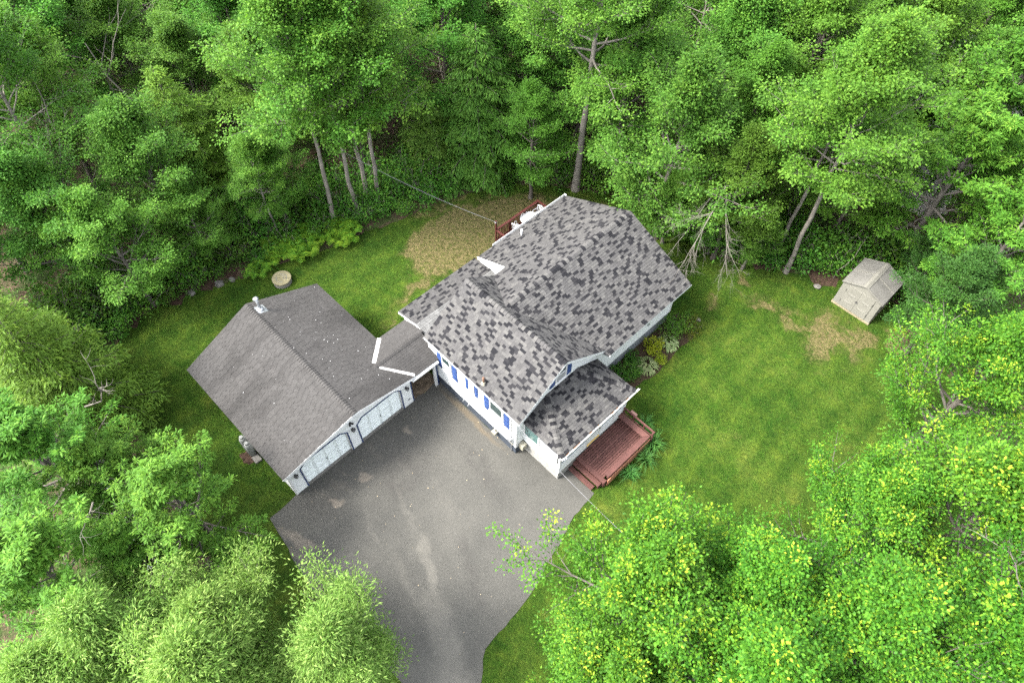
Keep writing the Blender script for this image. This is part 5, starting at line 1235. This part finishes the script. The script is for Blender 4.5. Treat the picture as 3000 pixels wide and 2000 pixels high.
def put_tree(sp, va, x, y, s, rz, label, group, name, cat='tree', sz=1.0):
    key = (sp, va); trm, brm, lfm = PROTO[key]
    e = empty(name, (x, y, 0), label, cat, group, rz); e.scale = (s, s, s*sz)
    for nm, me in (('trunk', trm), ('branches', brm), ('crown', lfm)):
        o = bpy.data.objects.new(nm, me); col.objects.link(o); o.parent = e
        if nm == 'crown' and sp == 'dark': o.material_slots[0].link = 'OBJECT'; o.material_slots[0].material = LM['dark']
    return e
NAMES = dict(grand='tall_tree', tall='tall_tree', maple='maple_tree', mapley='maple_tree', oak='oak_tree', forest='forest_tree', dark='dark_tree', willow='willow_tree', hemlock='hemlock_tree', spruce='spruce_tree')
rs = random.Random(12)
for i, (sp, va, x, y, s, label) in enumerate(TREES):
    put_tree(sp, va, x, y, s, rs.uniform(0, 6.28), label, None, NAMES[sp])
for i, (sp, va, x, y, s, label) in enumerate(FILL):
    put_tree(sp, va, x, y, s*(0.95 if sp != 'hemlock' else 1.15), rs.uniform(0, 6.28), label, 'trees in the surrounding woods', NAMES[sp])

# shrubs
def shrub_parts(seed, H, Rr, leafm, L=.10, W=.07, nper=9, st=13):
    rg = np.random.default_rng(seed); br = MB(); C = []; D = []
    for i in range(st):
        az = i*2.4+rg.uniform(-.3,.3); el = R(rg.uniform(28,85)); d = np.array([math.cos(az)*math.cos(el), math.sin(az)*math.cos(el), math.sin(el)])
        L0 = 1/math.sqrt((math.cos(el)/Rr)**2+(math.sin(el)/H)**2)*rg.uniform(.7,1.05)
        p = np.array([math.cos(az)*.08, math.sin(az)*.08, 0]); q = p+d*L0*.5; e = q+unit(d+rg.normal(size=3)*.15)*L0*.5
        br.tube([p,q,e], [.018,.012,.005], 4, cap=False)
        for w in range(9):
            s = rg.uniform(.25,1); b = p+(q-p)*s*2 if s < .5 else q+(e-q)*(s-.5)*2
            wd = unit(d*.6+rg.normal(size=3)*.7); t = b+wd*rg.uniform(.12,.38)*Rr
            t[2] = max(t[2], .06)
            br.tube([b,t], [.006,.003], 3, cap=False); C.append(t); D.append(wd)
    return br, leaves('foliage', np.array(C), np.array(D), rg, leafm, nper, .14*Rr/1.1, .7, L, W, tip=.08)
SHR = [shrub_parts(200+i, h, r, LM['shrub'], L, W, n) for i, (h, r, L, W, n) in enumerate(((1.7,1.15,.12,.085,10),(1.3,1.2,.10,.07,11),(2.4,1.3,.13,.06,11)))]
SHRM = [(a.mesh('stems', BARKG), b) for a, b in SHR]
def put_shrub(meshes, x, y, s, label, group, name='shrub', cat='shrub', override=None):
    e = empty(name, (x, y, 0), label, cat, group, random.Random(x*7+y).uniform(0,6.28)); e.scale = (s,s,s)
    for nm, me in (('stems', meshes[0]), ('foliage', meshes[1])):
        o = bpy.data.objects.new(nm, me); col.objects.link(o); o.parent = e
        if nm == 'foliage' and override: o.material_slots[0].link = 'OBJECT'; o.material_slots[0].material = override
    return e
ONES = 'first second third fourth fifth sixth seventh eighth ninth tenth eleventh twelfth thirteenth fourteenth fifteenth sixteenth seventeenth eighteenth nineteenth twentieth'.split()
order = sorted(range(len(SHRUBS)), key=lambda i: SHRUBS[i][0]+SHRUBS[i][1]); cnt = {}; NTH = {}
for i in order:
    k = 0 if SHRUBS[i][0] < -13.5 and SHRUBS[i][1] < 8 else 1 if SHRUBS[i][1] < 24 else 2
    NTH[i] = ONES[cnt.get(k, 0)]; cnt[k] = cnt.get(k, 0)+1
for i, (x, y) in enumerate(SHRUBS):
    seg = ('left end of the back lawn' if x < -13.5 and y < 8 else 'back lawn edge' if y < 24 else 'far lawn edge')
    put_shrub(SHRM[2 if i == 0 else i % 3], x, y, 1.15 if i == 0 else rs.uniform(.75,1.2), 'leafy shrub along the '+seg+', '+NTH[i]+' from the left' if i else 'tall feathery shrub beside the ferns at the back lawn edge', 'shrubs along the lawn edge' if i else None)
for i, (x, y, q, k) in enumerate(SHRUBS2):
    seg = 'left lawn end' if SHRUBS[q][0] < -13.5 and SHRUBS[q][1] < 8 else 'back lawn' if SHRUBS[q][1] < 24 else 'far lawn'
    put_shrub(SHRM[i % 3], x, y, rs.uniform(1.1, 1.75), 'bush behind the '+NTH[q]+' shrub of the '+seg+', '+('nearer row', 'farther row')[k], 'bushes behind the lawn edge shrubs', 'bush')
def fern_mesh(seed):
    rg = np.random.default_rng(seed); v = []; t = []
    for i in range(11):
        az = i*2.4+rg.uniform(-.3,.3); L = rg.uniform(.55,.85); h = rg.uniform(.35,.6); o = np.array([math.cos(az),math.sin(az),0]); sd = np.array([-o[1],o[0],0])
        for k in range(13):
            s = (k+1)/14; c = o*L*s+np.array([0,0,h*math.sin(s*2.3)*1.05]); wl = .24*math.sin(math.pi*(.12+.88*(1-s)))*.8+.02
            for sg in (-1,1):
                a = c; b = c+(sd*sg*wl+o*wl*.35+np.array([0,0,-.03])); w = o*.026
                v += [a-w, a+w, b+w*.3, b-w*.3]; t.append(rg.uniform(0,1))
    return raw_mesh('fronds', np.array(v), np.arange(len(v)).reshape(-1,4), [LM['fern']], np.array(t))
FM = [fern_mesh(1), fern_mesh(2)]
fs = [(x+rs.uniform(-.5,.5), y+rs.uniform(-.6,.6)) for (x, y) in FERNS for j in range(2)]
fs.sort(key=lambda p: p[0]+p[1])
ONES += ['twenty-first', 'twenty-second', 'twenty-third', 'twenty-fourth']
for i, (x, y) in enumerate(fs):
    o = bpy.data.objects.new('fern', FM[i % 2]); col.objects.link(o); o.location = (x, y, 0); s = rs.uniform(1.0,1.5); o.scale = (s,s,s); o.rotation_euler = (0,0,rs.uniform(0,6))
    tag(o, 'bright green fern below the pale trunks, '+ONES[i]+' from the left', 'fern', 'ferns at the woods edge')
# flower bed
sm = shrub_parts(301, .75, .62, LM['shrub'], .075, .05, 11, 12); smm = (sm[0].mesh('stems', BARKD), sm[1])
dk = shrub_parts(302, 1.15, .95, LM['shrub'], .07, .045, 16, 18); dkm = (dk[0].mesh('stems', BARKD), dk[1])
put_shrub(dkm, 6.45, 20.75, 1.0, 'dense dark green bush at the far end of the flower bed', None, 'bush')
put_shrub(dkm, 7.0, 21.35, .7, 'reddish-green low bush at the far corner of the house', None, 'bush', 'shrub', leaf_mat('leaf_reddish', [(0,(0.06,0.07,0.010)),(0.5,(0.10,0.12,0.012)),(1,(0.20,0.11,0.02))]))
put_shrub(smm, 6.50, 18.95, .95, 'bright yellow-green shrub between the two hostas', None, 'shrub', 'shrub', LM['yshrub'])
put_shrub(smm, 7.20, 18.6, .55, 'small yellow shoot at the lawn side of the yellow-green shrub', None, 'shrub', 'shrub', LM['yshrub'])
put_shrub(smm, 6.05, 17.35, .8, 'small green bush behind the near hosta by the wall', None)
put_shrub(smm, 6.75, 16.7, .9, 'green bush in front of the near hosta', None)
put_shrub(smm, 6.25, 16.1, 1.0, 'green bush beside the porch roof corner', None)
def hosta(x, y, s, label, seed):
    rg = np.random.default_rng(seed); V_ = []; F = []; M_ = []; T_ = []
    e = empty('hosta', (x,y,0), label, 'hosta', 'hostas in the flower bed'); e.scale = (s,s,s)
    for i in range(150):
        az = rg.uniform(0,6.28); rr = math.sqrt(rg.uniform(0.02,1)); L = rg.uniform(.16,.24); w = rg.uniform(.032,.048); o = np.array([math.cos(az),math.sin(az),0]); sd = np.array([-o[1],o[0],0])
        b = o*rr*.42+np.array([0,0,.42*(1-rr*.75)]); pr = []
        for k, (f, ww) in enumerate(((0,.15),(.35,1),(.7,.8),(1,.05))):
            c = b+o*L*f*(.5+.5*rr)+np.array([0,0,.05*f-.16*f*f]); pr.append([c-sd*w*ww, c-sd*w*ww*.5+np.array([0,0,-.012]), c+sd*w*ww*.5+np.array([0,0,-.012]), c+sd*w*ww])
        k0 = len(V_)
        for p in pr: V_ += p
        for k in range(3):
            for q in range(3):
                F.append((k0+k*4+q, k0+k*4+q+1, k0+k*4+5+q, k0+k*4+4+q)); M_.append(0 if q == 1 else 1); T_.append(rg.uniform(0,1))
    me = raw_mesh('leaves', np.array(V_), np.array(F), [LM['hostag'], LM['hostaw']], np.array(T_), np.array(M_))
    o = bpy.data.objects.new('leaves', me); col.objects.link(o); o.parent = e
hosta(6.9, 17.75, 1.15, 'round cream-edged hosta nearest the porch', 1); hosta(6.75, 19.75, 1.1, 'cream-edged hosta beside the dark bush', 2)
hosta(7.0, 15.75, .6, 'small variegated hosta at the porch roof corner', 3)
def lily_mesh(seed):
    rg = np.random.default_rng(seed); V_ = []; F = []; T_ = []
    for i in range(85):
        az = rg.uniform(0,6.28); L = rg.uniform(.5,.85); h = rg.uniform(.35,.6); o = np.array([math.cos(az),math.sin(az),0]); sd = np.array([-o[1],o[0],0])*.014; b = np.array([rg.normal()*.1,rg.normal()*.1,0]); k0 = len(V_)
        for k in range(5):
            s = k/4; c = b+o*L*s*s*.4+o*L*s*.5+np.array([0,0,h*math.sin(s*2.5)]); V_ += [c-sd*(1-.9*s**3), c+sd*(1-.9*s**3)]
        for k in range(4): F.append((k0+2*k,k0+2*k+1,k0+2*k+3,k0+2*k+2)); T_.append(rg.uniform(0,1))
    return raw_mesh('daylily', np.array(V_), np.array(F), [LM['lily']], np.array(T_))
for x, y, s, l in ((9.2,14.75,1.15,'daylily clump beside the deck railing, nearest the porch'),(10.1,14.25,1.2,'daylily clump at the outer corner of the front deck'),(10.45,13.35,1.1,'daylily clump along the outer side of the front deck'),(10.4,12.2,1.0,'daylily clump at the side of the deck, nearest the steps')):
    o = bpy.data.objects.new('daylily', lily_mesh(int(x*10+y*7))); col.objects.link(o); o.location = (x,y,0); o.scale = (s,s,s); tag(o, l, 'daylily', 'daylilies around the front deck')

# bare dead wood
def bare(seed, a, d, L, r, depth, mb, rg, kink=.22, n=5, kids=(3,6), fan=.75):
    pts = [a]; dd = unit(d)
    for j in range(n): dd = unit(dd+rg.normal(size=3)*kink); pts.append(pts[-1]+dd*L/n)
    mb.tube(pts, [r*(1-.75*j/n) for j in range(n+1)], 5 if depth > 1 else 4, cap=False)
    if depth > 0:
        for q in range(rg.integers(*kids)):
            j = rg.integers(1,n+1); nd = unit(dd+rg.normal(size=3)*fan); bare(seed, pts[j], nd, L*rg.uniform(.3,.55), r*.45, depth-1, mb, rg, kink, 4, kids, fan)
def dead(name, a, d, L, r, depth, seed, label, cat='branch', group='bare dead branches', kink=.22, kids=(3,6), fan=.75):
    rg = np.random.default_rng(seed); mb = MB(); bare(seed, V(*a), V(*d), L, r, depth, mb, rg, kink, 5, kids, fan)
    tag(mb.build(name, DEADW, smooth=True), label, cat, group)
dead('dead_branch', (4.6,25.2,6.6), (.30,-.85,-.42), 4.4, .035, 3, 4, 'bare drooping branch hanging over the far roof corner', kink=.10, kids=(5,8), fan=.5)
dead('dead_branch', (4.9,25.0,6.4), (.62,-.62,-.50), 4.2, .032, 3, 9, 'bare branch fanning out beside the roof corner', kink=.10, kids=(5,8), fan=.5)
dead('dead_branch', (4.2,25.4,6.2), (.10,-.70,-.30), 3.2, .028, 3, 10, 'small bare branch behind the two drooping ones at the roof', kink=.10, kids=(5,8), fan=.5)
dead('dead_branch', (16.4,32.4,5.0), (-.75,.75,.0), 4.6, .055, 1, 12, 'broken bare branch sticking out above the shed')
dead('dead_tree', (-18.6,-0.5,0), (.1,.1,1), 8.0, .09, 3, 15, 'grey bare tree among the leaves at the left edge', 'dead tree')
dead('dead_tree', (-30,3.5,0), (.0,.05,1), 8.0, .09, 2, 21, 'bare snag standing in the upper left woods', 'dead tree')
dead('dead_branch', (-2.2,-6.2,5.8), (.9,-.4,.3), 2.6, .045, 2, 31, 'pale bare branch sticking out of the oaks at the left')
dead('dead_branch', (-7.0,-4.6,5.2), (.3,.5,.6), 2.8, .045, 2, 37, 'pale bare branch between the spruce and the oak')
dead('dead_branch', (17.6,10.5,7.6), (.8,.5,.1), 2.2, .03, 1, 41, 'grey twig across the maples near the side lawn')
dead('dead_branch', (22.2,16.2,8.6), (.1,-.6,.5), 3.0, .045, 2, 43, 'bare branch in the large maple at the right edge')
dead('dead_tree', (-22.5,7.5,0), (.1,.05,1), 10.0, .10, 2, 47, 'bare grey trunk among the light maples', 'dead tree')
dead('sapling', (10.6,30.6,0), (.12,.25,1), 3.4, .035, 0, 51, 'thin bare sapling beside the shed', 'sapling', None)

# ------------------------------------------------------------------ undergrowth and grass
def in_poly(x, y, poly):
    c = np.zeros(len(x), bool); n = len(poly)
    for i in range(n):
        (ax, ay), (bx, by) = poly[i], poly[i-1]
        if ay == by: continue
        c ^= ((ay > y) != (by > y)) & (x < (bx-ax)*(y-ay)/(by-ay)+ax)
    return c
rg = np.random.default_rng(77)
n = 15000
x = rg.uniform(-46, 20, n); y = rg.uniform(-14, 52, n)
dens = np.sin(x*.9+1.3*np.sin(y*.5))*np.cos(y*.8+np.sin(x*.37))
ok = ~in_poly(x, y, LAWN) & (dens > rg.uniform(-.9,.8,n)) & (x*0.7+(-0.72)*y*-1 < 60) & ~((x > 6) & (y < 27)) & ~((x > -2) & (y < 3))
x, y = x[ok], y[ok]
C = np.column_stack([x, y, np.abs(rg.normal(size=len(x)))*.35+.15]); D = nrm(np.column_stack([rg.normal(size=len(x)), rg.normal(size=len(x)), np.full(len(x), .8)]))
me = leaves('undergrowth', C, D, rg, LM['forest'], 14, .28, .5, .15, .10)
tag(mesh_obj('undergrowth', me), 'low leafy undergrowth over the forest floor', None, None, 'stuff')
n = 220000
x = rg.uniform(-16, 24, n); y = rg.uniform(-9, 33, n)
HOUSEFOOT = [(-7.8,-.1),(0.1,-.1),(0.1,7.3),(-.1,9.0),(5.7,9.0),(5.7,9.5),(8.1,9.5),(8.1,10.2),(10,10.2),(10,14.2),(8.1,14.3),(5.7,14.7),(5.7,21),(-2.5,21),(-2.5,14.6),(-3,14.4),(-3,9.4),(-2.8,7.4),(-7.8,7.4)]
ok = in_poly(x, y, LAWN) & ~in_poly(x, y, DRIVE) & ~in_poly(x, y, HOUSEFOOT)
x, y = x[ok], y[ok]; N = len(x)
az = rg.uniform(0, 6.28, N); h = rg.uniform(.02,.08,N); w = rg.uniform(.008,.018,N)
o = np.column_stack([np.cos(az), np.sin(az), np.zeros(N)]); b = np.column_stack([x, y, np.zeros(N)])
sd = np.column_stack([-o[:,1], o[:,0], np.zeros(N)])*w[:,None]
v = np.stack([b-sd, b+sd, b+o*(h*rg.uniform(.2,1.1,N))[:,None]+np.column_stack([np.zeros(N),np.zeros(N),h])],1).reshape(-1,3)
me = raw_mesh('grass', v, np.arange(N*3).reshape(-1,3), [LM['grass']], rg.uniform(0,1,N))
tag(mesh_obj('grass', me), 'short mown grass covering the lawn', None, None, 'stuff')
print('objects', len(bpy.data.objects))
